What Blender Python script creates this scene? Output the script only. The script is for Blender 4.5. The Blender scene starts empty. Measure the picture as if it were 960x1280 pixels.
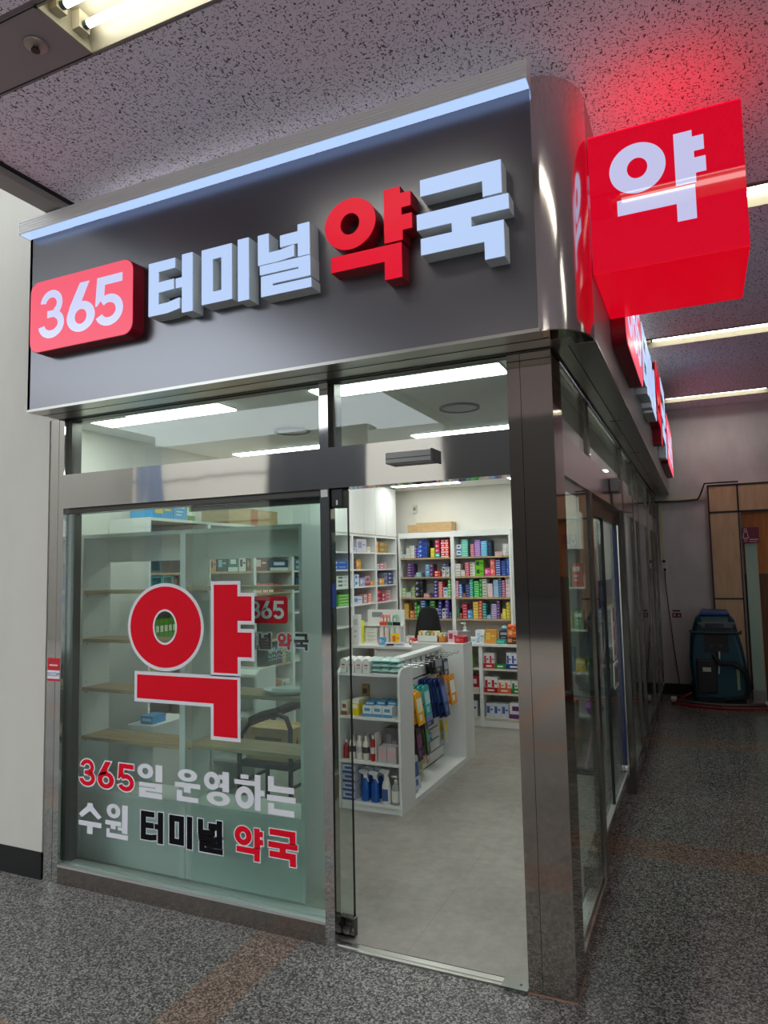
import bpy, bmesh, math, random
from mathutils import Vector, Matrix
random.seed(7)
SC = bpy.context.scene
COL = SC.collection

# ------------------------------------------------------------------ camera, world, exposure
cam_d = bpy.data.cameras.new('camera'); cam = bpy.data.objects.new('camera', cam_d); COL.objects.link(cam)
cam_d.sensor_fit = 'VERTICAL'; cam_d.sensor_height = 36.0; cam_d.lens = 24.543; cam_d.clip_start = 0.05; cam_d.clip_end = 200
_r = Vector((0.91003295, 0.41401932, -0.02068891)); _u = Vector((0.05290957, -0.0665075, 0.99638212)); _f = Vector((-0.41114548, 0.9078352, 0.0824296))
M = Matrix.Identity(4)
for i in range(3):
    M[i][0] = _r[i]; M[i][1] = _u[i]; M[i][2] = -_f[i]
M.translation = Vector((0.53245, -2.90741, 1.7))
cam.matrix_world = M
SC.camera = cam
SC.view_settings.view_transform = 'Standard'; SC.view_settings.look = 'None'
SC.view_settings.exposure = 0.0; SC.view_settings.gamma = 1.0; SC.view_settings.use_curve_mapping = False
SC.cycles.use_denoising = True
SC.cycles.max_bounces = 10; SC.cycles.transparent_max_bounces = 24; SC.cycles.glossy_bounces = 5; SC.cycles.diffuse_bounces = 4
SC.cycles.sample_clamp_indirect = 6.0; SC.cycles.caustics_reflective = False; SC.cycles.caustics_refractive = False

SKY = 3.9          # overcast daylight outside the arcade
PANEL_L = 14.5      # LED panels in the shop
TUBE_L = 13.0      # fluorescent tubes in the arcade
wd = bpy.data.worlds.new('overcast_sky'); SC.world = wd; wd.use_nodes = True
bg = wd.node_tree.nodes['Background']; bg.inputs[0].default_value = (0.86, 0.93, 1.0, 1); bg.inputs[1].default_value = SKY

# ------------------------------------------------------------------ materials
def lin(c):
    return tuple((v/255/12.92 if v/255 <= .04045 else ((v/255+.055)/1.055)**2.4) for v in c)
_mc = {}
def mat(c, rough=.5, metal=0., spec=.5, name=None):
    k = (tuple(c), rough, metal, spec)
    if k in _mc: return _mc[k]
    m = bpy.data.materials.new(name or 'paint_%02x%02x%02x' % tuple(int(v) for v in c)); m.use_nodes = True
    b = m.node_tree.nodes['Principled BSDF']
    b.inputs['Base Color'].default_value = (*lin(c), 1); b.inputs['Roughness'].default_value = rough
    b.inputs['Metallic'].default_value = metal; b.inputs['Specular IOR Level'].default_value = spec
    _mc[k] = m; return m
def glow(c, s, base=(0, 0, 0), rough=.12, spec=.5, name='lit_face'):
    m = bpy.data.materials.new(name); m.use_nodes = True
    b = m.node_tree.nodes['Principled BSDF']
    b.inputs['Base Color'].default_value = (*lin(base), 1); b.inputs['Roughness'].default_value = rough; b.inputs['Specular IOR Level'].default_value = spec
    b.inputs['Emission Color'].default_value = (*lin(c), 1); b.inputs['Emission Strength'].default_value = s
    return m
class NT:
    def __init__(s, name):
        s.m = bpy.data.materials.new(name); s.m.use_nodes = True; s.t = s.m.node_tree; s.b = s.t.nodes['Principled BSDF']
    def n(s, typ, **kw):
        n = s.t.nodes.new(typ)
        for k, v in kw.items():
            if k.startswith('i_'): n.inputs[int(k[2:])].default_value = v
            else: setattr(n, k, v)
        return n
    def l(s, a, b): s.t.links.new(a, b)
    def math(s, op, a, b=None, c=None):
        n = s.t.nodes.new('ShaderNodeMath'); n.operation = op
        for i, v in enumerate((a, b, c)):
            if v is None: continue
            if isinstance(v, (int, float)): n.inputs[i].default_value = v
            else: s.l(v, n.inputs[i])
        return n.outputs[0]
    def mix(s, f, a, b):
        n = s.t.nodes.new('ShaderNodeMix'); n.data_type = 'RGBA'
        if isinstance(f, (int, float)): n.inputs[0].default_value = f
        else: s.l(f, n.inputs[0])
        for v, i in ((a, 6), (b, 7)):
            if isinstance(v, tuple): n.inputs[i].default_value = (*v[:3], 1)
            else: s.l(v, n.inputs[i])
        return n.outputs[2]
    def ramp(s, f, stops, const=False):
        n = s.t.nodes.new('ShaderNodeValToRGB'); e = n.color_ramp.elements
        if const: n.color_ramp.interpolation = 'CONSTANT'
        while len(e) < len(stops): e.new(.5)
        for i, (p, c) in enumerate(stops): e[i].position = p; e[i].color = (*c, 1)
        s.l(f, n.inputs[0]); return n.outputs[0]
    def pos(s, sc=(1, 1, 1)):
        g = s.n('ShaderNodeNewGeometry'); mp = s.n('ShaderNodeMapping'); mp.inputs['Scale'].default_value = sc
        s.l(g.outputs['Position'], mp.inputs[0]); return mp.outputs[0]
    def noise(s, vec, scale, detail=2., rough=.5):
        n = s.n('ShaderNodeTexNoise'); n.inputs['Scale'].default_value = scale; n.inputs['Detail'].default_value = detail; n.inputs['Roughness'].default_value = rough
        s.l(vec, n.inputs['Vector']); return n.outputs['Fac']
    def bump(s, h, strength, dist=.01):
        n = s.n('ShaderNodeBump'); n.inputs['Strength'].default_value = strength; n.inputs['Distance'].default_value = dist
        s.l(h, n.inputs['Height']); s.l(n.outputs[0], s.b.inputs['Normal'])

def m_granite():
    k = NT('polished_granite'); p = k.pos()
    s = k.n('ShaderNodeSeparateXYZ'); k.l(p, s.inputs[0]); x, y = s.outputs[0], s.outputs[1]
    def stripe(v, off, per, half):
        a = k.math('ADD', k.math('DIVIDE', k.math('SUBTRACT', v, off), per), .5)
        return k.math('LESS_THAN', k.math('MULTIPLY', k.math('ABSOLUTE', k.math('SUBTRACT', k.math('FRACT', a), .5)), per), half)
    st = k.math('MAXIMUM', stripe(x, -1.357, 2.78, .118), stripe(y, 1.69, 2.78, .155))
    v = k.n('ShaderNodeTexVoronoi'); v.inputs['Scale'].default_value = 150; k.l(p, v.inputs['Vector'])
    sv = k.n('ShaderNodeSeparateColor'); k.l(v.outputs['Color'], sv.inputs[0])
    g = k.math('ADD', k.math('MULTIPLY', sv.outputs[0], .75), k.math('MULTIPLY', k.noise(p, 320, 1), .25))
    grey = k.ramp(g, [(.0, lin((38, 38, 38))), (.3, lin((66, 65, 64))), (.55, lin((112, 110, 107))), (.85, lin((168, 165, 160)))])
    red = k.ramp(g, [(.0, lin((44, 38, 35))), (.3, lin((84, 70, 62))), (.55, lin((128, 108, 97))), (.85, lin((170, 152, 138)))])
    c = k.mix(st, grey, red)
    # each slab has a slightly different tone, thin joints between them
    def cell(vv, off, per): return k.math('FLOOR', k.math('DIVIDE', k.math('ADD', vv, off), per))
    def joint(vv, off, per):
        a = k.math('ADD', k.math('DIVIDE', k.math('ADD', vv, off), per), .5)
        return k.math('LESS_THAN', k.math('MULTIPLY', k.math('ABSOLUTE', k.math('SUBTRACT', k.math('FRACT', a), .5)), per), .0016)
    cx, cy = cell(x, 2.068, .695), cell(y, .25, .62)
    cb = k.n('ShaderNodeCombineXYZ'); k.l(cx, cb.inputs[0]); k.l(cy, cb.inputs[1])
    wn = k.n('ShaderNodeTexWhiteNoise'); wn.noise_dimensions = '3D'; k.l(cb.outputs[0], wn.inputs['Vector'])
    tone = k.math('ADD', k.math('MULTIPLY', wn.outputs['Value'], .20), .94)
    hv = k.n('ShaderNodeVectorMath', operation='SCALE'); k.l(c, hv.inputs[0]); k.l(tone, hv.inputs[3])
    jt = k.math('MAXIMUM', joint(x, 2.068, .695), joint(y, .25, .62))
    c2 = k.mix(k.math('MULTIPLY', jt, .5), hv.outputs[0], lin((40, 38, 36)))
    # worn matt by traffic in front of the shop, still polished along the arcade
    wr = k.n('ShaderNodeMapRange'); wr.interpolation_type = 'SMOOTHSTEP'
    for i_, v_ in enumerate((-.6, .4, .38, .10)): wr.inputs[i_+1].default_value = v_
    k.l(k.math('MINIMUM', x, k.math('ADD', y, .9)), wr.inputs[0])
    lit_tone = k.math('ADD', k.math('MULTIPLY', k.math('SUBTRACT', wr.outputs[0], .10), 1.9), .74)   # brighter front and dimmer arcade light put into the slab colour
    c3 = k.n('ShaderNodeVectorMath', operation='SCALE'); k.l(c2, c3.inputs[0]); k.l(lit_tone, c3.inputs[3]); k.l(c3.outputs[0], k.b.inputs['Base Color'])
    k.l(k.math('ADD', k.math('MULTIPLY', k.noise(p, 3, 3), .08), wr.outputs[0]), k.b.inputs['Roughness'])
    k.b.inputs['Specular IOR Level'].default_value = .2
    return k.m
def m_vinyl():
    k = NT('stone_look_vinyl'); p = k.pos(); s = k.n('ShaderNodeSeparateXYZ'); k.l(p, s.inputs[0])
    a = k.noise(p, 2.2, 6, .65); b = k.noise(p, 14, 5, .7)
    c = k.ramp(k.math('ADD', k.math('MULTIPLY', a, .6), k.math('MULTIPLY', b, .4)), [(.3, lin((128, 122, 113))), (.5, lin((150, 145, 136))), (.72, lin((172, 167, 158)))])
    fx = k.math('ADD', k.math('DIVIDE', k.math('ADD', s.outputs[0], .75), .6), .5); fy = k.math('ADD', k.math('DIVIDE', k.math('ADD', s.outputs[1], .1), .6), .5)
    j = [k.math('LESS_THAN', k.math('MULTIPLY', k.math('ABSOLUTE', k.math('SUBTRACT', k.math('FRACT', f), .5)), .6), .0014) for f in (fx, fy)]
    c = k.mix(k.math('MULTIPLY', k.math('MAXIMUM', j[0], j[1]), .4), c, lin((95, 90, 84)))
    k.l(c, k.b.inputs['Base Color']); k.b.inputs['Roughness'].default_value = .38; return k.m
def m_ceiling():
    k = NT('fissured_ceiling_board')
    a = k.noise(k.pos((1., 2.4, 1)), 52, 1.5, .5); b = k.noise(k.pos((2.2, 1., 1)), 58, 1.5, .5); d = k.noise(k.pos(), 130, 1)
    mk = k.math('MAXIMUM', k.math('GREATER_THAN', a, .645), k.math('MAXIMUM', k.math('GREATER_THAN', b, .645), k.math('GREATER_THAN', d, .685)))
    c = k.mix(mk, lin((244, 234, 246)), lin((78, 72, 78)))
    k.l(c, k.b.inputs['Base Color']); k.b.inputs['Roughness'].default_value = .9; return k.m
def m_plaster(name, c, amt=.05, scale=1.4, rough=.7, dirt=None):
    k = NT(name); p = k.pos((1, 1, .55)); n = k.noise(p, scale, 5, .6)
    lo = tuple(v*(1-amt*2.2) for v in c); c1 = k.ramp(n, [(.3, lin(lo)), (.6, lin(c))])
    if dirt:
        q = k.noise(k.pos((3, 3, .8)), 2.2, 6, .7); c1 = k.mix(k.math('MULTIPLY', k.math('GREATER_THAN', q, .70), .35), c1, lin(dirt))
    k.l(c1, k.b.inputs['Base Color']); k.b.inputs['Roughness'].default_value = rough; return k.m
def m_steel(name, c=(190, 188, 184), rough=.05, wav=.02, sc=(1.2, 1.2, .35)):
    k = NT(name); k.b.inputs['Metallic'].default_value = 1; k.b.inputs['Base Color'].default_value = (*lin(c), 1)
    k.b.inputs['Roughness'].default_value = rough
    if wav: k.bump(k.noise(k.pos(sc), 2.5, 2), wav, .05)
    return k.m
def m_wood(name, a, b, sc=(1.2, 14, 14), rough=.5):
    k = NT(name); n = k.noise(k.pos(sc), 3, 6, .62)
    k.l(k.ramp(n, [(.3, lin(a)), (.7, lin(b))]), k.b.inputs['Base Color']); k.b.inputs['Roughness'].default_value = rough; return k.m
def m_glass(name, tint=(.90, .95, .93), refl=1.):
    m = bpy.data.materials.new(name); m.use_nodes = True; t = m.node_tree; t.nodes.clear()
    out = t.nodes.new('ShaderNodeOutputMaterial'); mx = t.nodes.new('ShaderNodeMixShader'); tr = t.nodes.new('ShaderNodeBsdfTransparent'); gl = t.nodes.new('ShaderNodeBsdfGlossy')
    tr.inputs[0].default_value = (*tint, 1); gl.inputs['Roughness'].default_value = 0.0; gl.inputs[0].default_value = (1, 1, 1, 1)
    g = t.nodes.new('ShaderNodeNewGeometry'); dot = t.nodes.new('ShaderNodeVectorMath'); dot.operation = 'DOT_PRODUCT'
    t.links.new(g.outputs['Normal'], dot.inputs[0]); t.links.new(g.outputs['Incoming'], dot.inputs[1])
    def mt(op, a, b):
        n = t.nodes.new('ShaderNodeMath'); n.operation = op
        for i, v in enumerate((a, b)):
            if v is None: continue
            if isinstance(v, (int, float)): n.inputs[i].default_value = v
            else: t.links.new(v, n.inputs[i])
        return n.outputs[0]
    f = mt('POWER', mt('SUBTRACT', 1.0, mt('ABSOLUTE', dot.outputs['Value'], None)), 5.0)
    f = mt('MULTIPLY', mt('ADD', mt('MULTIPLY', f, .96), .04), refl)
    t.links.new(f, mx.inputs[0]); t.links.new(tr.outputs[0], mx.inputs[1]); t.links.new(gl.outputs[0], mx.inputs[2]); t.links.new(mx.outputs[0], out.inputs[0])
    return m

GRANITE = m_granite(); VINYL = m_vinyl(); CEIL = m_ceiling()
CREAM = m_plaster('cream_wall_panel', (212, 208, 197), .03, .9, .6, (170, 166, 152)); ENDWALL = m_plaster('grey_white_plaster', (216, 212, 212), .06, 1.6, .8, (150, 146, 140))
SHOPWALL = m_plaster('shop_white_wall', (226, 222, 212), .02, 1.2, .75); SHOPCEIL = mat((232, 232, 228), .8, name='shop_ceiling_paint')
STEEL = m_steel('mirror_steel', wav=.05); DARKSTEEL = m_steel('dark_mirror_steel', (168, 158, 148), .06, .02); CHROME = m_steel('column_chrome', (212, 206, 202), .13, .03, (2, 2, 1.0))
ALU = mat((176, 174, 168), .3, 1., name='anodised_aluminium'); ALUW = mat((205, 204, 200), .35, .6, name='satin_aluminium')
FASCIA = mat((120, 120, 124), .30, 1., name='charcoal_composite_panel'); FASCIAS = mat((150, 150, 152), .4, .3, name='silver_composite_panel')
BLACK = mat((22, 22, 23), .45); RUBBER = mat((14, 14, 14), .7); GREYP = mat((120, 120, 118), .5)
WHITE = mat((233, 233, 230), .4, name='white_laminate'); WHITE2 = mat((222, 221, 216), .5); CARC = mat((226, 225, 221), .45)
SHELFWOOD = m_wood('oak_shelf_board', (172, 142, 106), (204, 178, 140)); PLY = m_wood('birch_plywood', (196, 160, 122), (218, 186, 148), (6, 6, 1.2)); ORANGEWOOD = m_wood('orange_veneer', (176, 98, 30), (206, 128, 48), (8, 8, .8), .35)
BROWNWOOD = m_wood('brown_veneer', (92, 54, 32), (118, 74, 46), (8, 8, .8), .4)
GLASS = m_glass('clear_float_glass'); GLASSG = m_glass('green_edge_glass', (.84, .92, .89)); SIDEGLASS = m_glass('side_float_glass', (.86, .92, .90))
FROST = mat((168, 198, 180), .25, name='frosted_green_glass')
KRAFT = m_wood('kraft_cardboard', (176, 142, 98), (196, 162, 118), (4, 4, 20), .8)

# ------------------------------------------------------------------ mesh helpers
class MB:
    def __init__(s): s.v = []; s.f = []; s.m = []
    def add(s, vs, fs, m=0):
        o = len(s.v); s.v += [tuple(v) for v in vs]
        for f in fs: s.f.append([o+i for i in f]); s.m.append(m)
        return s
    def box(s, x0, x1, y0, y1, z0, z1, m=0):
        v = [(x, y, z) for z in (z0, z1) for y in (y0, y1) for x in (x0, x1)]
        return s.add(v, [(0, 2, 3, 1), (4, 5, 7, 6), (0, 1, 5, 4), (2, 6, 7, 3), (0, 4, 6, 2), (1, 3, 7, 5)], m)
    def prism(s, pts, ax, a, b, m=0):
        # pts: 2-D outline; ax 'y': (x,z) pushed along y; 'x': (y,z) along x; 'z': (x,y) along z
        P = {'y': lambda p, t: (p[0], t, p[1]), 'x': lambda p, t: (t, p[0], p[1]), 'z': lambda p, t: (p[0], p[1], t)}[ax]
        n = len(pts); v = [P(p, a) for p in pts]+[P(p, b) for p in pts]
        return s.add(v, [list(range(n)), list(range(2*n-1, n-1, -1))]+[(i, n+i, n+(i+1) % n, (i+1) % n) for i in range(n)], m)
    def hoop(s, outer, inner, ax, a, b, m=0):
        P = {'y': lambda p, t: (p[0], t, p[1]), 'x': lambda p, t: (t, p[0], p[1]), 'z': lambda p, t: (p[0], p[1], t)}[ax]
        n = len(outer); v = [P(p, t) for t in (a, b) for r in (outer, inner) for p in r]; fs = []
        for i in range(n):
            j = (i+1) % n
            fs += [(i, j, n+j, n+i), (2*n+j, 2*n+i, 3*n+i, 3*n+j), (j, i, 2*n+i, 2*n+j), (n+i, n+j, 3*n+j, 3*n+i)]
        return s.add(v, fs, m)
    def cyl(s, p0, p1, r0, r1=None, n=14, m=0):
        r1 = r0 if r1 is None else r1; p0, p1 = Vector(p0), Vector(p1); d = (p1-p0).normalized()
        a = d.orthogonal().normalized(); b = d.cross(a); v = []
        for p, r in ((p0, r0), (p1, r1)):
            v += [p+a*r*math.cos(2*math.pi*i/n)+b*r*math.sin(2*math.pi*i/n) for i in range(n)]
        return s.add(v, [list(range(n-1, -1, -1)), list(range(n, 2*n))]+[(i, (i+1) % n, n+(i+1) % n, n+i) for i in range(n)], m)
    def tube(s, pts, r, n=8, m=0):
        pts = [Vector(p) for p in pts]; rings = []; a = None
        for i, p in enumerate(pts):
            d = (pts[min(i+1, len(pts)-1)]-pts[max(i-1, 0)]).normalized()
            a = d.orthogonal().normalized() if a is None else (a-d*a.dot(d)).normalized()
            b = d.cross(a); rr = r[i] if isinstance(r, (list, tuple)) else r
            rings.append([p+a*rr*math.cos(2*math.pi*k/n)+b*rr*math.sin(2*math.pi*k/n) for k in range(n)])
        v = [q for g in rings for q in g]; fs = [list(range(n-1, -1, -1)), [len(v)-n+k for k in range(n)]]
        for i in range(len(pts)-1):
            fs += [(i*n+k, i*n+(k+1) % n, (i+1)*n+(k+1) % n, (i+1)*n+k) for k in range(n)]
        return s.add(v, fs, m)
    def lathe(s, prof, c=(0, 0, 0), n=18, m=0, sy=1.):
        v = [(c[0]+r*math.cos(2*math.pi*k/n), c[1]+sy*r*math.sin(2*math.pi*k/n), c[2]+z) for r, z in prof for k in range(n)]
        fs = [list(range(n-1, -1, -1)), [len(v)-n+k for k in range(n)]]
        for i in range(len(prof)-1):
            fs += [(i*n+k, i*n+(k+1) % n, (i+1)*n+(k+1) % n, (i+1)*n+k) for k in range(n)]
        return s.add(v, fs, m)
    def build(s, name, mats, parent=None, smooth=False, bevel=0, origin=None):
        me = bpy.data.meshes.new(name); o = bpy.data.objects.new(name, me); COL.objects.link(o)
        off = Vector((0, 0, 0))
        if parent is not None:
            q = parent
            while q is not None: off += q.location; q = q.parent
            o.parent = parent
        elif origin != 'keep':
            xs, ys, zs = zip(*s.v); off = Vector(((min(xs)+max(xs))/2, (min(ys)+max(ys))/2, min(zs))); o.location = off
        me.from_pydata([Vector(p)-off for p in s.v], [], s.f)
        for m in (mats if isinstance(mats, (list, tuple)) else [mats]): me.materials.append(m)
        me.polygons.foreach_set('material_index', s.m)
        if smooth:
            me.polygons.foreach_set('use_smooth', [True]*len(s.f))
            try: me.set_sharp_from_angle(angle=math.radians(40))
            except Exception: pass
        bm = bmesh.new(); bm.from_mesh(me); bmesh.ops.recalc_face_normals(bm, faces=bm.faces); bm.to_mesh(me); bm.free()
        if bevel:
            b = o.modifiers.new('edge', 'BEVEL'); b.width = bevel; b.segments = 2; b.limit_method = 'ANGLE'
        return o
def tag(o, label=None, cat=None, group=None, kind=None):
    if label: o['label'] = label
    if cat: o['category'] = cat
    if group: o['group'] = group
    if kind: o['kind'] = kind
    return o
def T(name, label, cat, loc, group=None, rz=0, kind=None):
    o = bpy.data.objects.new(name, None); COL.objects.link(o); o.location = loc; o.rotation_euler = (0, 0, rz); o.empty_display_size = .1
    return tag(o, label, cat, group, kind)
def dup(o, loc, label, rz=None, parent=None):
    c = o.copy(); COL.objects.link(c)
    if parent is None:
        c.location = loc; c['label'] = label
        if rz is not None: c.rotation_euler = (0, 0, rz)
    else: c.parent = parent
    for ch in list(o.children): dup(ch, None, None, None, c)
    return c
def S(o): o['kind'] = 'structure'; return o
def B(name, dims, m, parent=None, bevel=0): return MB().box(*dims).build(name, m, parent, bevel=bevel)
def rrect(x0, x1, z0, z1, r, n=6):
    p = []
    for cx, cz, a0 in ((x1-r, z1-r, 0), (x0+r, z1-r, 90), (x0+r, z0+r, 180), (x1-r, z0+r, 270)):
        p += [(cx+r*math.cos(math.radians(a0+90*i/n)), cz+r*math.sin(math.radians(a0+90*i/n))) for i in range(n+1)]
    return p
def ell(cx, cz, rx, rz, n=48): return [(cx+rx*math.cos(2*math.pi*i/n), cz+rz*math.sin(2*math.pi*i/n)) for i in range(n)]
ORD = ['', 'first', 'second', 'third', 'fourth', 'fifth', 'sixth', 'seventh', 'eighth', 'ninth', 'tenth', 'eleventh', 'twelfth', 'thirteenth']

# ------------------------------------------------------------------ glyphs (strokes in sign units, normalised when placed)
def R4(x0, x1, z0, z1): return ('p', [(x0, z1), (x1, z1), (x1, z0), (x0, z0)])
def arc(cx, cz, rx, rz, a0, a1, n=18): return [(cx+rx*math.cos(math.radians(a0+(a1-a0)*i/n)), cz+rz*math.sin(math.radians(a0+(a1-a0)*i/n))) for i in range(n+1)]
def band(cx, cz, R, r, a0, a1, sx=1.): return ('p', arc(cx, cz, R*sx, R, a0, a1)+arc(cx, cz, r*sx, r, a1, a0))
G = {}
G['teo'] = [('p', [(-1.902, 3.243), (-1.735, 3.243), (-1.735, 3.192), (-1.838, 3.190), (-1.838, 3.137), (-1.743, 3.139), (-1.743, 3.087), (-1.838, 3.084), (-1.838, 3.025), (-1.78, 3.026), (-1.707, 3.038), (-1.707, 2.984), (-1.78, 2.972), (-1.902, 2.972)]),
            ('p', [(-1.693, 3.249), (-1.628, 3.249), (-1.628, 2.957), (-1.693, 2.957), (-1.693, 3.086), (-1.731, 3.086), (-1.731, 3.136), (-1.693, 3.136)])]
G['mi'] = [('h', [(-1.574, 3.243), (-1.398, 3.243), (-1.398, 2.973), (-1.574, 2.973)], [(-1.508, 3.187), (-1.458, 3.187), (-1.458, 3.028), (-1.508, 3.028)]), R4(-1.364, -1.302, 2.953, 3.25)]
G['neol'] = [('p', [(-1.252, 3.244), (-1.192, 3.244), (-1.192, 3.152), (-1.13, 3.153), (-1.058, 3.162), (-1.058, 3.108), (-1.15, 3.101), (-1.252, 3.101)]),
             ('p', [(-1.039, 3.25), (-.977, 3.25), (-.977, 3.101), (-1.039, 3.101), (-1.039, 3.164), (-1.132, 3.164), (-1.132, 3.219), (-1.039, 3.219)]),
             ('p', [(-1.242, 3.097), (-.975, 3.097), (-.975, 3.003), (-1.173, 3.003), (-1.173, 2.993), (-.971, 2.993), (-.971, 2.950), (-1.236, 2.950), (-1.236, 3.046), (-1.037, 3.046), (-1.037, 3.054), (-1.242, 3.054)])]
G['yak'] = [('r', (-.776, 3.192), (.1235, .1145), (.045, .047)),
            ('p', [(-.615, 3.302), (-.538, 3.302), (-.538, 3.2715), (-.491, 3.2715), (-.491, 3.207), (-.533, 3.207), (-.533, 3.176), (-.487, 3.176), (-.487, 3.109), (-.53, 3.109), (-.53, 3.067), (-.615, 3.067)]),
            ('p', [(-.871, 3.059), (-.536, 3.059), (-.536, 2.9085), (-.616, 2.9085), (-.616, 2.989), (-.871, 2.989)])]
G['guk'] = [('p', [(-.449, 3.303), (-.106, 3.303), (-.106, 3.167), (-.185, 3.167), (-.185, 3.232), (-.449, 3.232)]),
            ('p', [(-.467, 3.158), (-.080, 3.158), (-.080, 3.095), (-.234, 3.095), (-.234, 3.055), (-.103, 3.055), (-.103, 2.9075), (-.184, 2.9075), (-.184, 2.9815), (-.452, 2.9815), (-.452, 3.052), (-.317, 3.052), (-.317, 3.09), (-.467, 3.09)])]
G['3'] = [band(.48, .69, .31, .135, 205-20, -90+20, 1.15), band(.48, .30, .30, .13, 100-30, -165, 1.3), R4(.34, .60, .42, .58)]
G['3'] = [('p', arc(.50, .715, .385, .285, 172, -62)+arc(.50, .715, .19, .13, -62, 172)), ('p', arc(.50, .295, .45, .295, 62, -172)+arc(.50, .295, .235, .135, -172, 62)), R4(.36, .66, .43, .575)]
G['6'] = [('h', ell(.5, .31, .47, .31), ell(.5, .31, .20, .15)), ('p', [(.46, 1.0), (.78, 1.0), (.46, .52), (.09, .45), (.12, .54)])]
G['5'] = [('p', [(.10, 1.0), (.93, 1.0), (.93, .83), (.36, .83), (.34, .62), (.10, .43), (.04, .43)]), ('p', arc(.49, .315, .47, .315, 130, -155)+arc(.49, .315, .235, .15, -155, 135))]
G['il'] = [('r', (.34, .78), (.31, .22), (.12, .10)), R4(.74, 1.0, .50, 1.0), ('p', [(.1, .44), (1, .44), (1, .20), (.36, .20), (.36, .16), (1, .16), (1, 0), (.1, 0), (.1, .29), (.74, .29), (.74, .32), (.1, .32)])]
G['un'] = [('r', (.5, .81), (.38, .19), (.15, .075)), ('p', [(0, .575), (1, .575), (1, .43), (.62, .43), (.62, .28), (.36, .28), (.36, .43), (0, .43)]), ('p', [(.08, .33), (.30, .33), (.30, .15), (.92, .15), (.92, 0), (.08, 0)])]
G['yeong'] = [('r', (.32, .70), (.31, .26), (.11, .11)), ('p', [(.72, 1), (.97, 1), (.97, .42), (.72, .42), (.72, .53), (.58, .53), (.58, .66), (.72, .66), (.72, .77), (.58, .77), (.58, .9), (.72, .9)]), ('r', (.56, .20), (.44, .20), (.18, .08))]
G['ha'] = [R4(.22, .50, .85, .97), R4(0, .72, .68, .81), ('r', (.36, .32), (.33, .31), (.13, .14)), ('p', [(.72, 1), (.92, 1), (.92, .58), (1.06, .58), (1.06, .42), (.92, .42), (.92, 0), (.72, 0)])]
G['neun'] = [('p', [(.04, 1), (.25, 1), (.25, .76), (.95, .76), (.95, .60), (.04, .60)]), R4(0, 1, .36, .51), ('p', [(.04, .30), (.25, .30), (.25, .16), (.95, .16), (.95, 0), (.04, 0)])]
G['su'] = [('p', [(.38, 1), (.62, 1), (.62, .90), (1.0, .60), (.86, .50), (.5, .74), (.14, .50), (0, .60), (.38, .90)]), ('p', [(0, .40), (1, .40), (1, .24), (.62, .24), (.62, 0), (.38, 0), (.38, .24), (0, .24)])]
G['won'] = [('r', (.36, .79), (.30, .21), (.11, .095)), ('p', [(0, .50), (.70, .50), (.70, .37), (.46, .37), (.46, .26), (.24, .26), (.24, .37), (0, .37)]), ('p', [(.74, 1), (.98, 1), (.98, .18), (.74, .18), (.74, .25), (.56, .25), (.56, .345), (.74, .345)]), ('p', [(.06, .26), (.20, .26), (.20, .14), (1, .14), (1, 0), (.06, 0)])]
def gbox(g):
    P = []
    for s in g:
        if s[0] == 'r': (cx, cz), (rx, rz) = s[1], s[2]; P += [(cx-rx, cz-rz), (cx+rx, cz+rz)]
        else: P += s[1]
    return min(p[0] for p in P), max(p[0] for p in P), min(p[1] for p in P), max(p[1] for p in P)
def glyph(mb, name, x0, x1, z0, z1, ax, a, b, grow=0., m=0, flip=False):
    g = G[name]; u0, u1, w0, w1 = gbox(g)
    X = lambda p: ((x1-(p[0]-u0)/(u1-u0)*(x1-x0)) if flip else (x0+(p[0]-u0)/(u1-u0)*(x1-x0)), z0+(p[1]-w0)/(w1-w0)*(z1-z0))
    sx, sz = (x1-x0)/(u1-u0), (z1-z0)/(w1-w0)
    def off(P, d):
        if not d: return P
        A = sum(P[i][0]*P[(i+1) % len(P)][1]-P[(i+1) % len(P)][0]*P[i][1] for i in range(len(P))); sg = 1 if A > 0 else -1; out = []
        for i in range(len(P)):
            p, q, r = Vector(P[i-1]), Vector(P[i]), Vector(P[(i+1) % len(P)])
            e1, e2 = (q-p).normalized(), (r-q).normalized(); n1, n2 = Vector((e1.y, -e1.x))*sg, Vector((e2.y, -e2.x))*sg
            k = n1+n2; k = k/max(.5, k.length_squared/2) if k.length > 1e-6 else n1
            out.append(tuple(q+k*d))
        return out
    for s in g:
        if s[0] == 'p': mb.prism(off([X(p) for p in s[1]], grow), ax, a, b, m)
        elif s[0] == 'h': mb.hoop(off([X(p) for p in s[1]], grow), off([X(p) for p in s[2]], -grow), ax, a, b, m)
        else:
            c = X(s[1]); mb.hoop(ell(c[0], c[1], s[2][0]*sx+grow, s[2][1]*sz+grow), ell(c[0], c[1], s[3][0]*sx-grow, s[3][1]*sz-grow), ax, a, b, m)

# ================================================================== STRUCTURE
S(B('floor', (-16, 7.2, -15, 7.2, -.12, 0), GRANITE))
S(B('floor_shop', (-3.3, -.06, .06, 5.3, -.02, .006), VINYL))
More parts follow.
